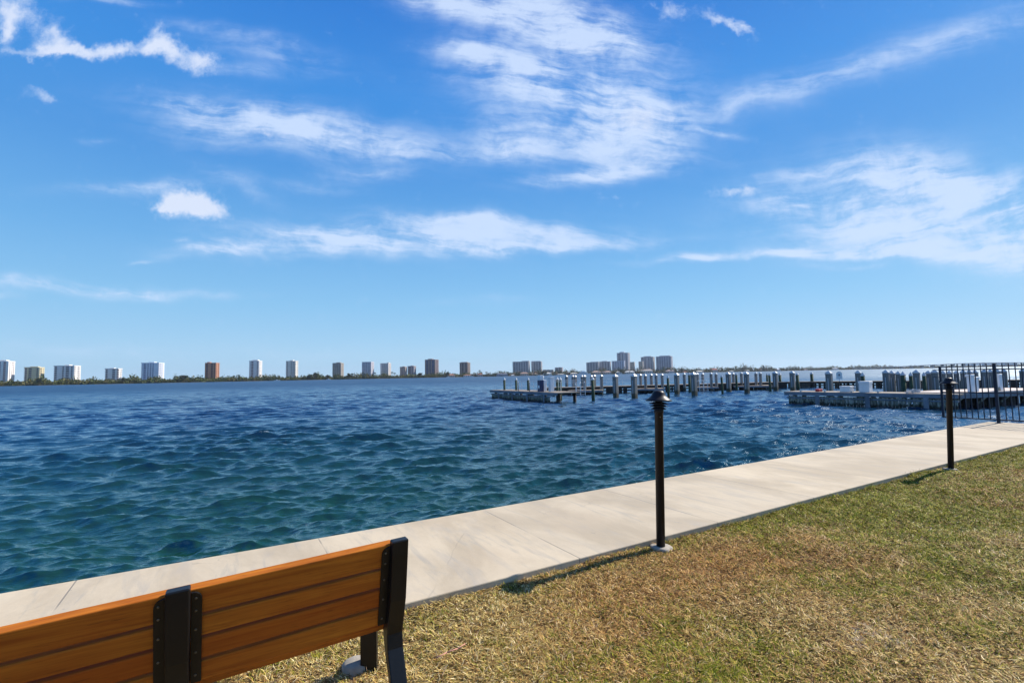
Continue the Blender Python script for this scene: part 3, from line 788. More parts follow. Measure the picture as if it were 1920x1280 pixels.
lp = at(1586, 728.5, WATER)
P_ = thing('life_ring_stand', 'round topped pale life ring board on the dark dock behind the right pier', 'life ring', (lp.x, lp.y+1.2, WATER+.97), R(-20))
MB().box(-.04, .04, -.03, .03, 0, .5).build('post', M['pvc'], P_)
m_ = MB(); pr = [(-.36, .3)] + [(-.36*math.cos(R(a)), 1.0+.36*math.sin(R(a))) for a in range(0, 181, 20)] + [(.36, .3)]
k_ = len(pr); m_.add([(x, -.05, z) for x, z in pr]+[(x, -.035, z) for x, z in pr], [tuple(range(k_)), tuple(reversed(range(k_, 2*k_)))]+[(i, k_+i, k_+(i+1) % k_, (i+1) % k_) for i in range(k_)])
m_.build('board', M['pvc'], P_); MB().box(-.10, .10, -.09, -.052, .75, 1.0).build('hook', M['beam'], P_)
# left platform with vertical board skirt
def skirt_pier(a, b, width, label, cut, gapp, name, open_tail=0.0):
    p, ang, L = frame_between(a, b)
    T_ = thing(name, label, 'pier', (p.x, p.y, WATER), ang)
    MB().box(-.25, L, -.12, width, .88, .97).build('deck', M['deck'], T_)
    MB().box(-.25, L, -.2, -.125, .70, .955).build('edge_beam', M['beam'], T_)
    MB().box(-.1, L-open_tail, -.16, -.065, .46, .56).build('lower_beam', M['beam'], T_)
    bd = MB(); x = 0.0; 
    while x < L-open_tail-.2:
        w_ = random.uniform(.15, .20); zt = (.66 if not cut else .62) - random.uniform(0, .03)
        zb = -.45
        bd.box(x, x+w_, -.06, -.01, zb, zt)
        x += w_ + (.09 if random.random() < gapp else .03)
    bd.box(0, x-.05, -.015, .05, .1, .25); bd.box(0, x-.05, -.015, .05, .45, .55)
    bd.build('skirt_boards', M['board'], T_)
    x = .3
    while x < L-.2:
        for y_ in (.35, width-.35): MB().lathe([(.17, -1.5), (.16, .875)], 10).build('support_pile', M['darkwood'], T_, smooth=True, loc=(x, y_, 0))
        x += 2.6
    for x in np.arange(2.0, L-open_tail, 3.2): MB().box(x, x+.28, -.24, -.205, -.2, .70).build('fender_post', M['beam'], T_)
    return T_, p, ang, L
platA, platB = at(923, 746.5, WATER), at(1048, 756, WATER)
T_, p0, a0, L0 = skirt_pier(platA, platB, 2.6, 'square ended fuel pier at left, weathered board skirt', True, .05, 'fuel_pier', 1.3)
def on_plat(t, back, z=.97): return p0 + Vector((math.cos(a0), math.sin(a0), 0))*(t*L0) + Vector((-math.sin(a0), math.cos(a0), 0))*back + Vector((0, 0, WATER+z))
# green posts on its far edge
for i, (x, t) in enumerate(((945.5, 707), (967.5, 707), (990, 707), (1016.5, 706.5))):
    dp = float(np.interp(x, [925, 1045], [57.6, 48.5]))
    pile('g', x, t, None, 3.6, 'dark green post with small white cap behind the fuel pier, %s from the left' % ORD[i], 'green posts behind the fuel pier', dp)
# second breakwater railing on the pier
r_ = thing('pier_railing', 'thin pale two bar railing along the far side of the fuel pier', 'railing', tuple(on_plat(0, 2.45)), a0)
MB().box(0, L0*.95, 0, .04, .93, .965).box(0, L0*.95, 0, .03, .42, .445).build('rails', M['pvc'], r_)
for k in range(6): MB().box(k*L0*.19, k*L0*.19+.04, 0, .04, 0, .93).build('post', M['pvc'], r_)
def fuel_pump(t, back, label):
    P_ = thing('fuel_dispenser', label, 'fuel pump', tuple(on_plat(t, back)), a0)
    MB().box(-.26, .26, -.22, .22, -.30, 1.12).build('cabinet', M['navy'], P_, .02)
    MB().box(-.24, .24, -.20, .20, 1.122, 1.62).build('head', M['white'], P_, .03)
    MB().box(-.15, .15, -.226, -.2205, .35, .62).build('panel', M['white'], P_)
fuel_pump(.735, .35, 'navy blue fuel dispenser with white top on the left pier')
P_ = thing('pump_out_unit', 'tall white pump cabinet right of the navy fuel dispenser', 'cabinet', tuple(on_plat(.80, 1.0)), a0)
MB().box(-.22, .22, -.2, .2, 0, 1.30).build('cabinet', M['white'], P_, .03); MB().box(-.26, .26, -.24, .24, 1.302, 1.40).build('lid', M['white'], P_, .02)
P_ = thing('hose_cabinet', 'pale grey cabinet left of the navy fuel dispenser', 'cabinet', tuple(on_plat(.66, 1.3)), a0)
MB().box(-.3, .3, -.2, .2, 0, 1.15).build('cabinet', M['white'], P_, .03); MB().lathe([(.06, 1.15), (.06, 1.4), (.1, 1.42), (.02, 1.55)], 10).build('light', M['cap'], P_)
for i, t in enumerate((.44, .61)):
    P_ = thing('mooring_post', ('short dark metal post left of the hose cabinet on the fuel pier', 'short dark metal post just left of the navy fuel dispenser')[i], 'post', tuple(on_plat(t, .1)), a0, 'short metal posts on the fuel pier')
    MB().lathe([(.05, -.3), (.05, .88)], 10).build('shaft', M['beam'], P_, smooth=True); MB().lathe([(.07, .88), (.07, .94), (.02, .98)], 10).build('top', M['cap'], P_)

# right pier in front (board skirt) and the open dock beyond the fence
rA, rB = at(1480, 757, WATER), at(1800, 768.5, WATER)
T2, p2, a2, L2 = skirt_pier(rA, rB, 2.2, 'long grey pier with gappy board skirt left of the picket fence', False, .22, 'skirted_pier')
def on_right(t, back, z=.97): return p2 + Vector((math.cos(a2), math.sin(a2), 0))*(t*L2) + Vector((-math.sin(a2), math.cos(a2), 0))*back + Vector((0, 0, WATER+z))
def tpx(px):     # how far along the pier edge a photo column falls
    d = ray(px, 735); e = Vector((math.cos(a2), math.sin(a2), 0))
    den = e.x*d.y - e.y*d.x; s_ = (-p2.x*d.y + p2.y*d.x)/den
    return s_/L2
def dock_box(px0, px1, back, h, label, name='dock_box', mat='white'):
    t0, t1 = tpx(px0), tpx(px1); W_ = (t1-t0)*L2
    P_ = thing(name, label, 'box', tuple(on_right((t0+t1)/2, back)), a2)
    MB().box(-W_/2, W_/2, -.3, .3, 0, h*.78).build('body', M[mat], P_, .02)
    MB().box(-W_/2-.03, W_/2+.03, -.33, .33, h*.78+.003, h).build('lid', M[mat], P_, .03)
dock_box(1568, 1588, .9, .42, 'low cream dock storage box on the right pier')
dock_box(1604.5, 1624, .9, .78, 'tall white dock storage box on the right pier')
dock_box(1523, 1530, .8, .2, 'small red can lying on the right pier near its end', 'fuel_can', 'red')
# landward dock beyond the fence
dA, dB = at(1800, 767, WATER), at(1990, 756, WATER)
p3, a3, L3 = frame_between(dA, dB)
D_ = thing('land_dock', 'wide open dock on dark piles seen through the picket fence', 'dock', (p3.x, p3.y, WATER), a3)
MB().box(0, L3, .02, 3.2, .88, 1.02).build('deck', plain('bleached_deck_planks', (.62, .52, .45), .85, .15, 1.5), D_)
MB().box(0, L3, -.05, .015, .66, .98).build('edge_beam', M['beam'], D_)
x = .2
while x < L3:
    for xx, yy in ((x, .4), (x+.5, 1.6)): MB().lathe([(.16, -1.5), (.15, .875)], 10).build('support_pile', M['darkwood'], D_, smooth=True, loc=(xx, yy, 0))
    x += 1.15
q = MB()
for x in np.arange(.5, L3, 1.15): q.box(x, x+.7, 2.6, 2.7, -.4, .87)
q.build('back_boards', M['darkwood'], D_)
x = 0
while x < L3-1: MB().bar((x, .3, .3), (x+1.1, .3, .8), .08, .12).build('brace', M['board'], D_); x += 2.3
def on_dock(px, back, z=1.02):
    d = ray(px, 735); e = Vector((math.cos(a3), math.sin(a3), 0)); s_ = (-p3.x*d.y+p3.y*d.x)/(e.x*d.y-e.y*d.x)
    return p3 + e*s_ + Vector((-math.sin(a3), math.cos(a3), 0))*back + Vector((0, 0, WATER+z))
def pedestal(px, h, wd, label):
    P_ = thing('power_pedestal', label, 'pedestal', tuple(on_dock(px, .5)), a3, 'white power pedestals on the dock')
    MB().box(-wd/2, wd/2, -.14, .14, 0, h*.86).build('body', M['white'], P_, .02)
    MB().box(-wd/2-.05, wd/2+.05, -.19, .19, h*.86+.003, h).build('hood', M['white'], P_, .03)
pedestal(1839, 1.12, .30, 'broad white power pedestal behind the fence, left of the main fence post')
pedestal(1847, .96, .22, 'narrower white power pedestal just left of the main fence post')
pedestal(1892, 1.10, .30, 'white power pedestal behind the fence near the right picture edge')
P_ = thing('water_tap_post', 'dark hose reel stand on the dock behind the left fence panel', 'hose stand', tuple(on_dock(1806, .7)), a3)
MB().box(-.25, .25, -.12, .12, 0, .35).build('reel', M['navy'], P_, .05); MB().bar((.1, 0, .3), (.3, 0, .45), .04, .04).build('handle', M['white'], P_)
P_ = thing('bucket', 'upturned cream bucket on the dock right of the main fence post', 'bucket', tuple(on_dock(1885.5, .4)), a3)
MB().lathe([(.16, 0), (.13, .22), (.11, .24)], 16).build('shell', M['footing'], P_, smooth=True); MB().lathe([(.165, 0), (.165, .03)], 16).build('rim', M['footing'], P_)

def cleat(p, a, label):
    c_ = thing('dock_cleat', label, 'cleat', tuple(p), a, 'metal cleats along the right pier edge')
    MB().box(-.05, .05, -.03, .03, 0, .07).build('base', M['steel'], c_); MB().bar((-.16, 0, .085), (.16, 0, .085), .03, .035).build('horns', M['steel'], c_)
for k_, px_ in enumerate((1500, 1545, 1595, 1645, 1700)): cleat(on_right(tpx(px_), .12), a2, 'small metal cleat on the front edge of the right pier, %s from the left' % ORD[k_])
def rope(p, a, label):
    T_ = thing('coiled_rope', label, 'rope', tuple(p), a, 'ropes on the right pier')
    m_ = MB(); pts = [(.22*math.cos(t)*(1-t*.01), .22*math.sin(t)*(1-t*.01), .03+t*.012) for t in np.arange(0, 19, .6)]
    for q0, q1 in zip(pts[:-1], pts[1:]): m_.rod(q0, q1, .022, 6)
    m_.build('coil', M['cap'], T_); MB().rod((.2, 0, .02), (.7, -.15, .02), .02, 6).build('loose_end', M['cap'], T_)
rope(on_right(tpx(1700), .7), .4, 'pale coiled rope at the foot of the green piling on the right pier'); rope(on_right(tpx(1713), .6), 2.0, 'pale coiled rope under the thick grey piling left of the fence')
# ---------------------------------------------------------------- far shore
SX = [-160, 0, 320, 600, 900, 1100, 1300, 1480, 1640, 1800, 2100]
SD = [760, 800, 930, 1120, 1300, 1350, 1400, 1500, 1650, 1700, 1700]
def sdepth(px): return float(np.interp(px, SX, SD))
VH = ([-160, 0, 100, 200, 300, 450, 600, 700, 800, 900, 1000, 1100, 1200, 1300, 1400, 1470, 1500, 1640, 1800, 2100],
      [9.5, 9.5, 9.5, 9, 9.5, 8, 7.5, 7, 6.5, 7.5, 7.5, 7, 9, 8.5, 8.5, 7.5, 5.5, 5.0, 3.4, 3.4])
def shore_ground():
    V, F_ = [], []
    xs = list(range(-160, 2101, 20))
    for px in xs:
        D = sdepth(px); jj = 6*math.sin(px*.05)+4*math.sin(px*.13)
        for k, (dd, z) in enumerate(((0, -1.4), (3, -.9), (40, .1), (700, .6))):
            p = far(px, 700, D+jj+dd); V.append((p.x, p.y, z))
    for i in range(len(xs)-1):
        for k in range(3): a = i*4+k; F_.append((a, a+4, a+5, a+1))
    mb = MB(); mb.add(V, F_)
    o = mb.build('far_shore', plain('shore_scrub_ground', (.10, .09, .05), .95, .3, .05), smooth=True); o['kind'] = 'structure'
shore_ground()
def leaf_cloud(centres, per, colors, size):
    """many small leaf-clump faces spread through ellipsoids; centres: (x,y,z,rx,ry,rz)"""
    Vs, Cs = [], []
    for (cx, cy, cz, rx, ry, rz), c in zip(centres, colors):
        n = per
        d = rng.normal(size=(n, 3)); d /= np.linalg.norm(d, axis=1)[:, None]
        rad = rng.random(n)[:, None]**.4
        P = d*rad*np.array([rx, ry, rz])*(1+.25*rng.normal(size=(n, 1))*.6) + np.array([cx, cy, cz])
        a = rng.normal(size=(n, 3)); a /= np.linalg.norm(a, axis=1)[:, None]
        b_ = np.cross(a, rng.normal(size=(n, 3))); b_ /= np.linalg.norm(b_, axis=1)[:, None]
        s = size*(.5+rng.random((n, 1)))
        Vs.append(np.stack([P-a*s-b_*s*.6, P+a*s-b_*s*.5, P+a*s*.7+b_*s*.6, P-a*s*.6+b_*s*.7], 1).reshape(-1, 3))
        cc = np.array(c)[None, :]*(.6+.8*rng.random((n, 1))); Cs.append(np.repeat(cc, 4, 0))
    return np.concatenate(Vs), np.concatenate(Cs)
def leaf_object(name, V, C, parent=None):
    n = len(V)//4
    o = fast_mesh(name, V, np.arange(n*4), np.arange(n)*4, np.full(n, 4), M['leaf'])
    set_tint(o, C)
    if parent: o.parent = parent
    return o
def shore_woods():
    cs, cc = [], []
    px = -150.0
    while px < 2090:
        D = sdepth(px); k = D/917.0
        h = float(np.interp(px, *VH))*k*random.uniform(.8, 1.25)*(.62+.85*float(vnoise(np.array([px*.08]), np.array([3.3]), 1.0, 77)[0]))
        for row in range(2):
            d = D + 6 + row*16 + random.uniform(0, 12)
            p = far(px+random.uniform(-2, 2), 700, d)
            hh = h*(.8 if row == 0 else 1.15)
            rz = hh*.55
            cs.append((p.x, p.y, WATER+.3+hh-rz, random.uniform(3.2, 6), 4.5, rz))
            t = random.random()
            if px < 880: c = (.095, .115, .035) if t < .5 else ((.15, .135, .05) if t < .85 else (.06, .085, .035))
            else: c = (.11, .115, .055) if t < .5 else ((.06, .085, .045) if t < .8 else (.20, .14, .09))
            cs.append((p.x+random.uniform(-3, 3), p.y-3, WATER+1.6, 5, 4, 2.0)); cc += [c, (c[0]*.8, c[1]*.8, c[2]*.8)]
        px += random.uniform(1.6, 3.4)
    V, C = leaf_cloud(cs, 42, cc, 1.15)
    o = leaf_object('shore_woods', V, C); o['kind'] = 'stuff'
    tag(o, 'low green belt of mangroves and bushes along the far shore', 'woodland')
shore_woods()
def tree(px, wpx, ytop, label, name='shore_tree', shape='round', c=(.05, .065, .032), dd=5):
    D = sdepth(px)+dd; k = D/917.0
    base = far(px, 700, D); top = far(px, ytop, D).z - .0
    T_ = thing(name, label, 'tree', (base.x, base.y, WATER), 0)
    H = top-WATER; W_ = wpx*k/2
    tr = MB(); tr.lathe([(.5, 0), (.38, H*.4), (.16, H*.82)], 8)
    for a in range(5):
        an = a*1.26+random.random(); tr.rod((0, 0, H*(.35+.08*a)), (W_*.55*math.cos(an), W_*.55*math.sin(an), H*(.55+.08*a)), .2, 6, .07)
    tr.build('trunk', plain('bark', (.14, .10, .07), .9, .2, 1) if 'bark' not in M else M['bark'], T_)
    cs, cc = [], []
    if shape == 'palm':
        for a in range(14):
            an = a*.449; 
            for s in range(4):
                q = (s+.5)/4*W_; cs.append((q*math.cos(an), q*math.sin(an), H*.93+math.sin(s*.9)*.9-s*s*.22, .7, .7, .35)); cc.append(c)
        V, C = leaf_cloud(cs, 6, cc, .45)
    elif shape == 'spire':
        for s in range(8): cs.append((0, 0, H*(.2+.1*s), W_*(1-.1*s)+.3, W_*(1-.1*s)+.3, H*.09)); cc.append(c)
        V, C = leaf_cloud(cs, 40, cc, .7)
    else:
        for s in range(15):
            an = random.random()*6.28; rr = W_*.72*math.sqrt(random.random()); zz = H*random.uniform(.45, .86)
            cs.append((rr*math.cos(an), rr*math.sin(an), zz, W_*.36, W_*.36, H*.13)); cc.append(tuple(q*random.uniform(.75, 1.25) for q in c))
        V, C = leaf_cloud(cs, 55, cc, .65)
    leaf_object('crown', V, C, T_)
M['bark'] = plain('bark', (.14, .10, .07), .9, .2, 1)
tree(345, 16, 701, 'broad bushy tree on the far shore left of the red brown tower')
tree(74, 9, 709, 'small dark tree beside the yellow stepped tower', dd=2)
tree(232, 8, 706, 'dark tree on the far shore right of the short white tower')
tree(580, 9, 701, 'left tree of a tall pair right of the slim cream tower'); tree(591, 12, 697.5, 'tallest feathery tree, right one of the pair beside the slim cream tower')
tree(656, 14, 699, 'round dark tree just right of the beige tower'); tree(615, 9, 702, 'low dark tree at the left foot of the beige tower')
tree(703, 5, 698, 'slender palm between the two grey towers', 'palm_tree', 'palm')
tree(735, 5, 697, 'palm at the right foot of the cream tower', 'palm_tree', 'palm'); tree(740, 5, 698.5, 'palm standing alone right of the cream tower', 'palm_tree', 'palm')
tree(787, 11, 698, 'round tree left of the dark glass tower'); tree(838, 9, 696, 'palmy tree between the dark glass tower and the brown tower')
tree(900, 6, 695, 'tall palm right of the brown tower', 'palm_tree', 'palm'); tree(912, 6, 697, 'palm among the houses right of the brown tower', 'palm_tree', 'palm')
tree(1432, 3.2, 684, 'single tall dark cypress standing above the right shore', 'cypress_tree', 'spire', (.03, .04, .025))
tree(1020, 11, 695, 'leafy tree right of the two grey slab blocks'); tree(1165, 14, 692.5, 'dark tree in front of the blue grey block')
tree(1278, 8, 691, 'round tree right of the last big tower'); tree(1395, 16, 688.5, 'wide tree on the far shore left of the cypress')
tree(1195, 6, 691, 'palm in front of the gap between the tall towers', 'palm_tree', 'palm'); tree(1370, 7, 689, 'bushy tree left of the wide one on the right shore')

# towers
glassm = {}
def tower(x0, x1, ytop, label, wall, glass, cols, D=None, rot=-24, floors=None, name='apartment_tower', pent=(.3, .4), ratio=.75, rail=None, dd=60):
    xm = (x0+x1)/2; D = (D or sdepth(xm)+dd); k = D/917.0
    c = far(xm, 700, D); H = far(xm, ytop, D).z - .2
    W_ = (x1-x0)*k*1.0
    az_ = math.atan2(c.x, c.y); th = R(rot)
    w_ = W_/(math.cos(th)+ratio*abs(math.sin(th))); d_ = w_*ratio
    T_ = thing(name, label, 'tower', (c.x, c.y, .2), th-az_, 'far shore towers')
    ph = H*.05 if pent else 0; Hb = H-ph
    wm = plain('tower_wall', wall, .8, .06, .08) ; gm = plain('tower_glass', glass, .35, .25, .15, c2=tuple(q*.45 for q in glass), spec=.5)
    MB().box(-w_/2+.9, w_/2-.9, -d_/2+.9, d_/2-.9, 0, Hb-.5).build('windows', gm, T_)
    # piers: pattern of 0/1 across each side
    pr = MB(); nC = len(cols); tot = sum(a for a, b in cols)
    x = -w_/2
    for a, b in cols:
        ww = w_*a/tot
        if b: pr.box(x, x+ww, -d_/2, -d_/2+.88, 0, Hb); pr.box(x, x+ww, d_/2-.88, d_/2, 0, Hb)
        x += ww
    y = -d_/2+.89
    dd_ = d_-1.78
    for a, b in cols:
        ww = dd_*a/tot
        if b: pr.box(w_/2-.88, w_/2, y, y+ww, 0, Hb); pr.box(-w_/2, -w_/2+.88, y, y+ww, 0, Hb)
        y += ww
    pr.build('wall', wm, T_)
    fl = floors or max(5, int(Hb/3.3)); fb = MB()
    for i in range(1, fl+1):
        z = Hb*i/fl; fb.box(-w_/2+.1, w_/2-.1, -d_/2+.1, d_/2-.1, z-1.15, z-.1)
    fb.build('balcony_bands', plain('balcony_white', rail or tuple(min(.8, q*1.0) for q in wall), .7, .05, .1), T_)
    MB().box(-w_/2-.15, w_/2+.15, -d_/2-.15, d_/2+.15, Hb+.003, Hb+.9).build('roof', wm, T_)
    if pent:
        px_ = (pent[0]-.5)*w_; MB().box(px_, px_+pent[1]*w_, -d_*.25, d_*.25, Hb+.905, H+.6).build('penthouse', wm, T_)
    return T_
wht, crm, bei = (.80, .77, .74), (.74, .66, .46), (.52, .46, .40)
P = lambda s: [(1.0, ch == '#') if ch in '#.' else (2.0, ch == 'H') for ch in s]
tower(-16, 20, 675.5, 'white tower with pinkish window column cut by the left picture edge', wht, (.30, .12, .14), P('#.##.#.#'), pent=(.5, .3))
tower(50, 78, 687.5, 'yellow ochre tower with dark balconies near the left edge', (.64, .56, .36), (.12, .10, .12), P('..#..#H.#'), pent=(.3, .5), rail=(.62, .55, .42))
tower(107, 145, 684.5, 'broad white tower with dark balcony columns, second from the left fully in view', wht, (.12, .10, .14), P('..#H.#..#.#'), pent=(.45, .22))
tower(200, 226, 690, 'shortest white tower with a roof box in the left group', wht, (.12, .10, .16), P('..H#..#.'), pent=(.3, .3))
tower(268.5, 304, 679, 'pale blue white tower with flat overhanging roof', (.70, .73, .80), (.20, .24, .42), P('.#..#.#.#.HH'), pent=(.35, .3))
tower(386, 409.5, 679, 'red brown terracotta tower on the far shore', (.50, .24, .15), (.13, .05, .06), P('#..#H..#.#'), pent=(.1, .25), rail=(.42, .20, .13))
tower(468, 490, 675, 'slim bright white tower with crown, left of a similar cream one', wht, (.26, .13, .15), P('.#..#H.#'), pent=(.2, .6))
tower(537, 558.5, 675.5, 'slim cream white tower right of the bright white one', (.72, .68, .62), (.18, .14, .14), P('#.#H.#.#.'), pent=(.35, .3))
tower(624, 644, 679.5, 'beige grey tower with domed roof box', (.42, .37, .32), (.13, .12, .15), P('#.#.#.#.#'), pent=(.35, .45))
tower(679, 701, 679, 'flat topped grey white gridded tower without roof box', (.60, .58, .62), (.20, .18, .25), P('#.#.#.#.#.#'), pent=None)
tower(713.5, 733, 680, 'cream white tower with bright fin at its right side', (.68, .62, .58), (.22, .15, .17), P('##.#.#.#'), pent=(.75, .2))
tower(750, 763, 687, 'lower brownish twin tower, the left one', (.46, .36, .32), (.16, .12, .15), P('#.#.#.#'), pent=(.4, .3))
tower(764.5, 780, 685.5, 'lower brownish twin tower, the right one', (.44, .38, .38), (.14, .12, .18), P('#..#.#'), pent=(.4, .3))
tower(797, 822.5, 673, 'tall dark glass tower with brown right flank', (.30, .22, .20), (.06, .09, .20), P('#..#.#..#'), pent=(.2, .4), rail=(.16, .15, .20))
tower(861.5, 882, 679, 'brown tower with one bright vertical stripe', (.36, .28, .24), (.10, .08, .10), P('..#..##..#'), pent=(.05, .8), rail=(.25, .19, .17))
GREY, GG = (.48, .45, .45), (.17, .17, .21)
tower(961.5, 994, 677, 'wide grey slab block with uneven roofline above the fuel pier', GREY, GG, P('#.#.#.#.#.#.#'), pent=(.55, .45), rot=-12, ratio=.4)
tower(996.5, 1017, 677, 'narrower grey slab block right of the wide one', (.52, .48, .46), GG, P('##.#.#.#'), pent=(.0, .9), rot=-12, ratio=.4)
tower(1018, 1039, 693, 'low grey apartment building right of the slab blocks', (.42, .42, .42), GG, P('#.#.#.'), pent=(.4, .2), rot=-10, ratio=.5)
tower(1040.5, 1056, 688.5, 'small distant grey pink tower standing alone', (.48, .42, .44), (.2, .18, .22), P('#.#.#'), pent=(.5, .3), rot=-10, dd=300)
tower(1100, 1124, 678.5, 'left stepped grey block of the right skyline group', (.46, .43, .43), GG, P('#.#.#.#.#'), pent=(.3, .7), rot=-10, ratio=.4)
tower(1124.5, 1146, 677, 'grey block joined to the right of the stepped one', (.52, .48, .46), GG, P('##.#.#.#'), pent=(.2, .5), rot=-10, ratio=.4)
tower(1158, 1182, 660, 'tallest slender grey tower of the skyline', (.46, .45, .48), (.15, .16, .22), P('#..#.##.#'), pent=(.2, .4), rot=-14, dd=160)
tower(1148, 1172.5, 677, 'blue grey block in front of the tallest tower', (.52, .54, .62), (.22, .25, .36), P('#.#.#.#.#.#'), pent=None, rot=-10, ratio=.4)
tower(1181.5, 1191, 679, 'narrow beige block right of the tallest tower', (.56, .49, .40), (.22, .19, .18), P('#.#.#'), pent=None, rot=-10)
tower(1198, 1207, 678, 'narrow cream block left of the rounded grey tower', (.58, .51, .43), (.22, .19, .18), P('#.#.#'), pent=None, rot=-10)
tower(1203, 1228, 668, 'grey tower, left one of the two big ones at the right end', (.46, .44, .45), (.18, .19, .25), P('#.#.##.#.#'), pent=(.2, .6), rot=-14, ratio=.6, dd=90)
tower(1231.5, 1261.5, 667, 'wide grey tower at the right end of the skyline', (.44, .43, .47), (.18, .18, .26), P('#.#.#.#.#.#.#'), pent=(.2, .7), rot=-12, ratio=.5)
M['house_glass'] = plain('house_glass', (.05, .06, .08), .3, .1, .3)
# houses along the right part of the shore
def house(x0, x1, ytop, ybase, label, wall, roof, flat=False):
    xm = (x0+x1)/2; D = sdepth(xm)+2.0; k = D/917.0; c = far(xm, 700, D)
    H = far(xm, ytop, D).z - WATER; W_ = (x1-x0)*k; dp = min(14, W_*.6)
    T_ = thing('house', label, 'house', (c.x, c.y, WATER), -math.atan2(c.x, c.y), 'houses on the far shore')
    he = H*(.62 if not flat else .88)
    MB().box(-W_/2, W_/2, 0, dp, 0, he).build('wall', plain('house_wall', wall, .8, .05, .1), T_)
    o_ = .6
    if flat: MB().box(-W_/2-o_, W_/2+o_, -o_, dp+o_, he+.003, H).build('roof', plain('house_roof', roof, .7, .08, .3), T_)
    else:
        r = min(dp/2, W_/2)*.95
        MB().add([(-W_/2-o_,-o_,he+.003),(W_/2+o_,-o_,he+.003),(W_/2+o_,dp+o_,he+.003),(-W_/2-o_,dp+o_,he+.003),(-W_/2+r,dp/2,H),(W_/2-r,dp/2,H)],
                 [(0,3,2,1),(0,1,5,4),(2,3,4,5),(1,2,5),(3,0,4)]).build('roof', plain('house_roof', roof, .75, .12, .3), T_)
    n = max(2, int(W_/5))
    for i in range(n):
        x = -W_/2+W_*(i+.5)/n; MB().box(x-.9, x+.9, -.05, -.005, he*.25, he*.75).build('window', M['house_glass'], T_)
TERR, WHR, TAN = (.42, .17, .10), (.72, .70, .66), (.50, .36, .27)
for a in [(839, 853, 701, 0, 'terracotta roofed house between the dark tower and the brown tower', (.62,.48,.38), TERR),
          (869, 884, 701.5, 0, 'house with bright white front at the foot of the brown tower', (.8,.78,.74), TERR),
          (893, 905, 699.5, 0, 'reddish house under the tall palm right of the brown tower', (.6,.42,.34), TERR),
          (931, 952, 699, 0, 'grey blue house group left of the wide slab block', (.30,.32,.38), (.16,.17,.21)),
          (958, 965, 702, 0, 'tiny white boathouse at the water left of the wide slab block', (.8,.8,.78), WHR),
          (975, 991, 697.5, 0, 'large tan house in front of the wide slab block', (.56,.42,.34), (.40,.24,.17)),
          (997, 1008, 699, 0, 'sandy yellow house in front of the narrow slab block', (.62,.50,.36), (.46,.30,.20)),
          (1018, 1034, 698, 0, 'white roofed low house right of the slab blocks', (.7,.68,.64), WHR),
          (1036, 1058, 700.5, 0, 'long low cream house below the lone small tower', (.68,.64,.58), (.62,.58,.52)),
          (1069, 1083, 698.5, 0, 'cream roofed house left of the white yacht', (.6,.55,.48), (.74,.68,.58)),
          (1110, 1127, 695, 0, 'pink tan hip roofed house right of the white yacht', (.58,.42,.34), (.52,.34,.26)),
          (1128, 1146, 695, 0, 'second pink tan house with pointed roof, below the joined grey block', (.58,.44,.36), (.50,.34,.27)),
          (1154, 1166, 696, 0, 'white roofed house beside the dark tree', (.62,.60,.56), WHR),
          (1171, 1190, 695, 0, 'white roofed long house below the narrow beige block', (.6,.56,.50), WHR),
          (1197, 1224, 692, 0, 'largest cream mansion below the big right towers', (.68,.60,.50), (.62,.50,.40)),
          (1248, 1264, 693, 0, 'pinkish house below the wide right tower', (.60,.48,.44), (.46,.32,.28)),
          (1280, 1288, 696.5, 0, 'small house with orange roof right of the skyline', (.6,.5,.44), (.60,.20,.10)),
          (1300, 1319, 695, 0, 'low house with long bright cream roof', (.5,.46,.40), (.80,.74,.64)),
          (1332, 1346, 690.5, 0, 'red roofed house high on the bank', (.62,.48,.42), (.52,.16,.10)),
          (1363, 1376, 694.5, 0, 'small cream roofed house behind the middle pilings', (.5,.46,.42), (.74,.70,.62)),
          (1386, 1405, 693.5, 0, 'long white roofed house left of the cypress', (.6,.58,.54), (.80,.78,.74)),
          (1452, 1463, 691, 0, 'white flat roofed house right of the cypress', (.6,.6,.6), (.80,.80,.80)),
          (1560, 1572, 689.5, 0, 'tiny pale house above the shore behind the right pier', (.62,.6,.6), (.7,.7,.7)),
          (1500, 1514, 692, 0, 'low pinkish house left of the tiny pale one', (.55,.48,.48), (.5,.42,.42))]:
    house(*a)
# motor yacht in front of the far shore
yc = far(1095, 700, sdepth(1095)-25); ky = (sdepth(1095)-25)/917
Y_ = thing('motor_yacht', 'large white motor yacht with stacked decks moored at the far shore', 'yacht', (yc.x, yc.y, WATER), -math.atan2(yc.x, yc.y))
hw = 12*ky
MB().add([(-hw,-3,.2),(hw*.72,-3,.2),(hw,0,.3),(hw*.72,3,.2),(-hw,3,.2),(-hw,-3.4,3.4),(hw*.8,-3.4,3.8),(hw*1.12,0,4.4),(hw*.8,3.4,3.8),(-hw,3.4,3.4)],
         [(0,4,3,2,1),(5,6,7,8,9),(0,1,6,5),(1,2,7,6),(2,3,8,7),(3,4,9,8),(4,0,5,9)]).build('hull', M['white'], Y_)
MB().box(-hw*.8, hw*.55, -2.8, 2.8, 3.9, 6.4).build('saloon', M['white'], Y_, .3); MB().box(-hw*.75, hw*.5, -2.85, -2.805, 4.8, 5.7).build('saloon_windows', M['navy'], Y_)
MB().box(-hw*.55, hw*.3, -2.4, 2.4, 6.41, 8.6).build('bridge_deck', M['white'], Y_, .3); MB().box(-hw*.3, hw*.1, -1.8, 1.8, 8.61, 10.2).build('flybridge', M['white'], Y_, .3)
MB().rod((0, 0, 10.2), (-1.5, 0, 15), .15, 6).build('mast', M['white'], Y_)
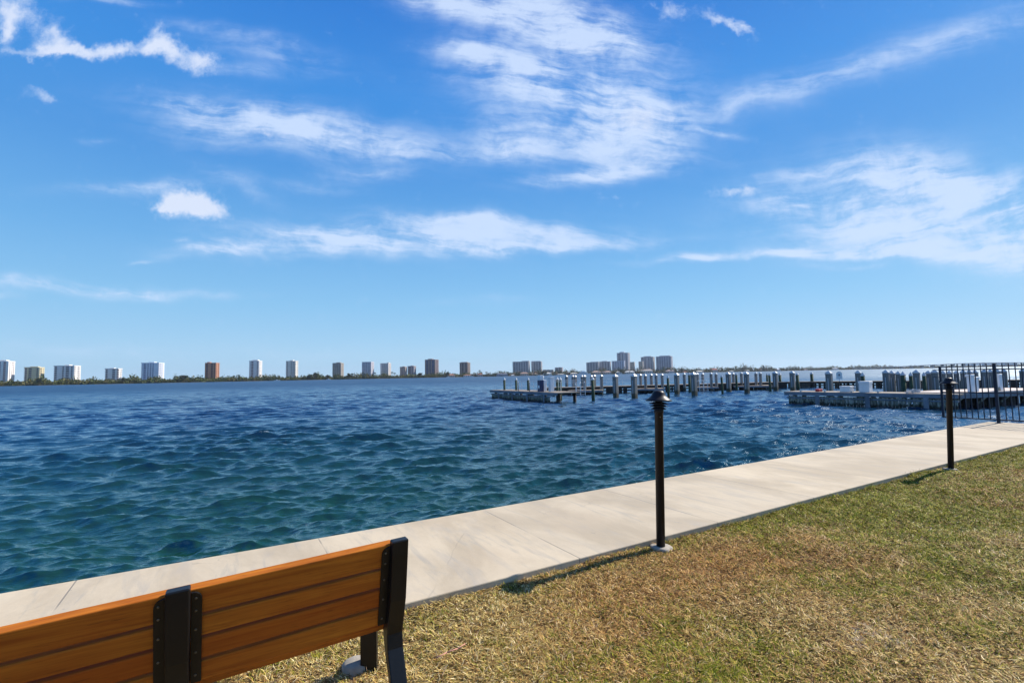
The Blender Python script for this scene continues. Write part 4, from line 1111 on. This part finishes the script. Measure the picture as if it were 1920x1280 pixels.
def small_boat(px, py, L, label, flat=True):
    p = at(px, py, WATER) if py > 712 else far(px, 700, sdepth(px)-40); s = 1.0
    if p.y > sdepth(px)-40: p = far(px, 700, sdepth(px)-40)
    p.z = WATER
    T_ = thing('motorboat', label, 'boat', tuple(p), random.uniform(-.3, .3)-math.atan2(p.x, p.y), 'small white motorboats far out')
    MB().add([(-L/2,-1.1,-.2),(L*.3,-1.1,-.2),(L*.5,0,-.1),(L*.3,1.1,-.2),(-L/2,1.1,-.2),(-L/2,-1.3,1.0),(L*.32,-1.3,1.2),(L*.58,0,1.5),(L*.32,1.3,1.2),(-L/2,1.3,1.0)],
         [(0,4,3,2,1),(5,6,7,8,9),(0,1,6,5),(1,2,7,6),(2,3,8,7),(3,4,9,8),(4,0,5,9)]).build('hull', M['white'], T_)
    MB().box(-L*.12, L*.15, -.9, .9, 1.25, 2.5).build('cabin', M['white'], T_, .1)
small_boat(519, 712, 12, 'small white boat off the shore between the two slim white towers'); small_boat(616, 712, 9, 'tiny white boat off the shore left of the beige tower')
small_boat(840, 708, 9, 'tiny white boat left of the brown tower'); small_boat(1057, 704, 12, 'small white boat left of the motor yacht')
small_boat(886, 706, 8, 'tiny white boat below the brown tower')

# ---------------------------------------------------------------- bridge at the right
def build_bridge():
    D = 1560
    pts = [(1600, 689.8), (1640, 688.6), (1680, 687), (1720, 685), (1760, 683), (1800, 681.2), (1840, 680), (1880, 679.6), (1920, 679.4), (1990, 679.8), (2080, 681)]
    P3 = [far(x, y, D) for x, y in pts]; o0 = P3[0]
    B_ = thing('road_bridge', 'long low arched road bridge on many piers at the far right', 'bridge', (o0.x, o0.y, WATER))
    V, F_ = [], []
    for p in P3:
        for dy, dz in ((-6, .9), (-6, -1.3), (6, -1.3), (6, .9)): V.append((p.x-o0.x, p.y-o0.y+dy, p.z-WATER+dz-.6))
    for i in range(len(P3)-1):
        for k in range(4): a, b_ = i*4+k, i*4+(k+1) % 4; F_.append((a, b_, b_+4, a+4))
    F_ += [(0, 3, 2, 1), tuple(len(V)-4+k for k in range(4))]
    mb = MB(); mb.add(V, F_); mb.build('deck', M['asphalt'], B_)
    x = P3[0].x+20; xs = [p.x for p in P3]; zs = [p.z for p in P3]
    while x < xs[-1]:
        z = float(np.interp(x, xs, zs)); MB().box(x-o0.x-3.2, x-o0.x+3.2, -4, 4, -1, z-WATER-1.92).build('pier', M['asphalt'], B_)
        z2 = float(np.interp(x+33, xs, zs)); zt = min(z, z2)-WATER-2.4
        if z-WATER > 13: MB().box(x-o0.x+3.4, x-o0.x+29.6, -5, 5, zt-4.2, zt).build('girder', M['white'], B_)
        x += 33
build_bridge()
# thin haze volume over the whole scene, fading distant things
hz = MB().box(-4900, 4900, -4900, 4900, -4.5, 95).build('haze', plain('haze_air', (1, 1, 1))); hz['kind'] = 'stuff'
hm = hz.data.materials[0]; nt = hm.node_tree; nt.nodes.clear()
pv = nt.nodes.new('ShaderNodeVolumePrincipled'); pv.inputs['Color'].default_value = (.80, .88, 1.0, 1); pv.inputs['Density'].default_value = 0.00005; pv.inputs['Anisotropy'].default_value = .3
mo = nt.nodes.new('ShaderNodeOutputMaterial'); nt.links.new(pv.outputs[0], mo.inputs['Volume'])
# remove prototypes that were only templates
for pr_ in (big0, pale0, grn0):
    for ch in list(pr_.children): bpy.data.objects.remove(ch)
    bpy.data.objects.remove(pr_)
for m_ in list(bpy.data.materials):
    if m_.users == 0: bpy.data.materials.remove(m_)
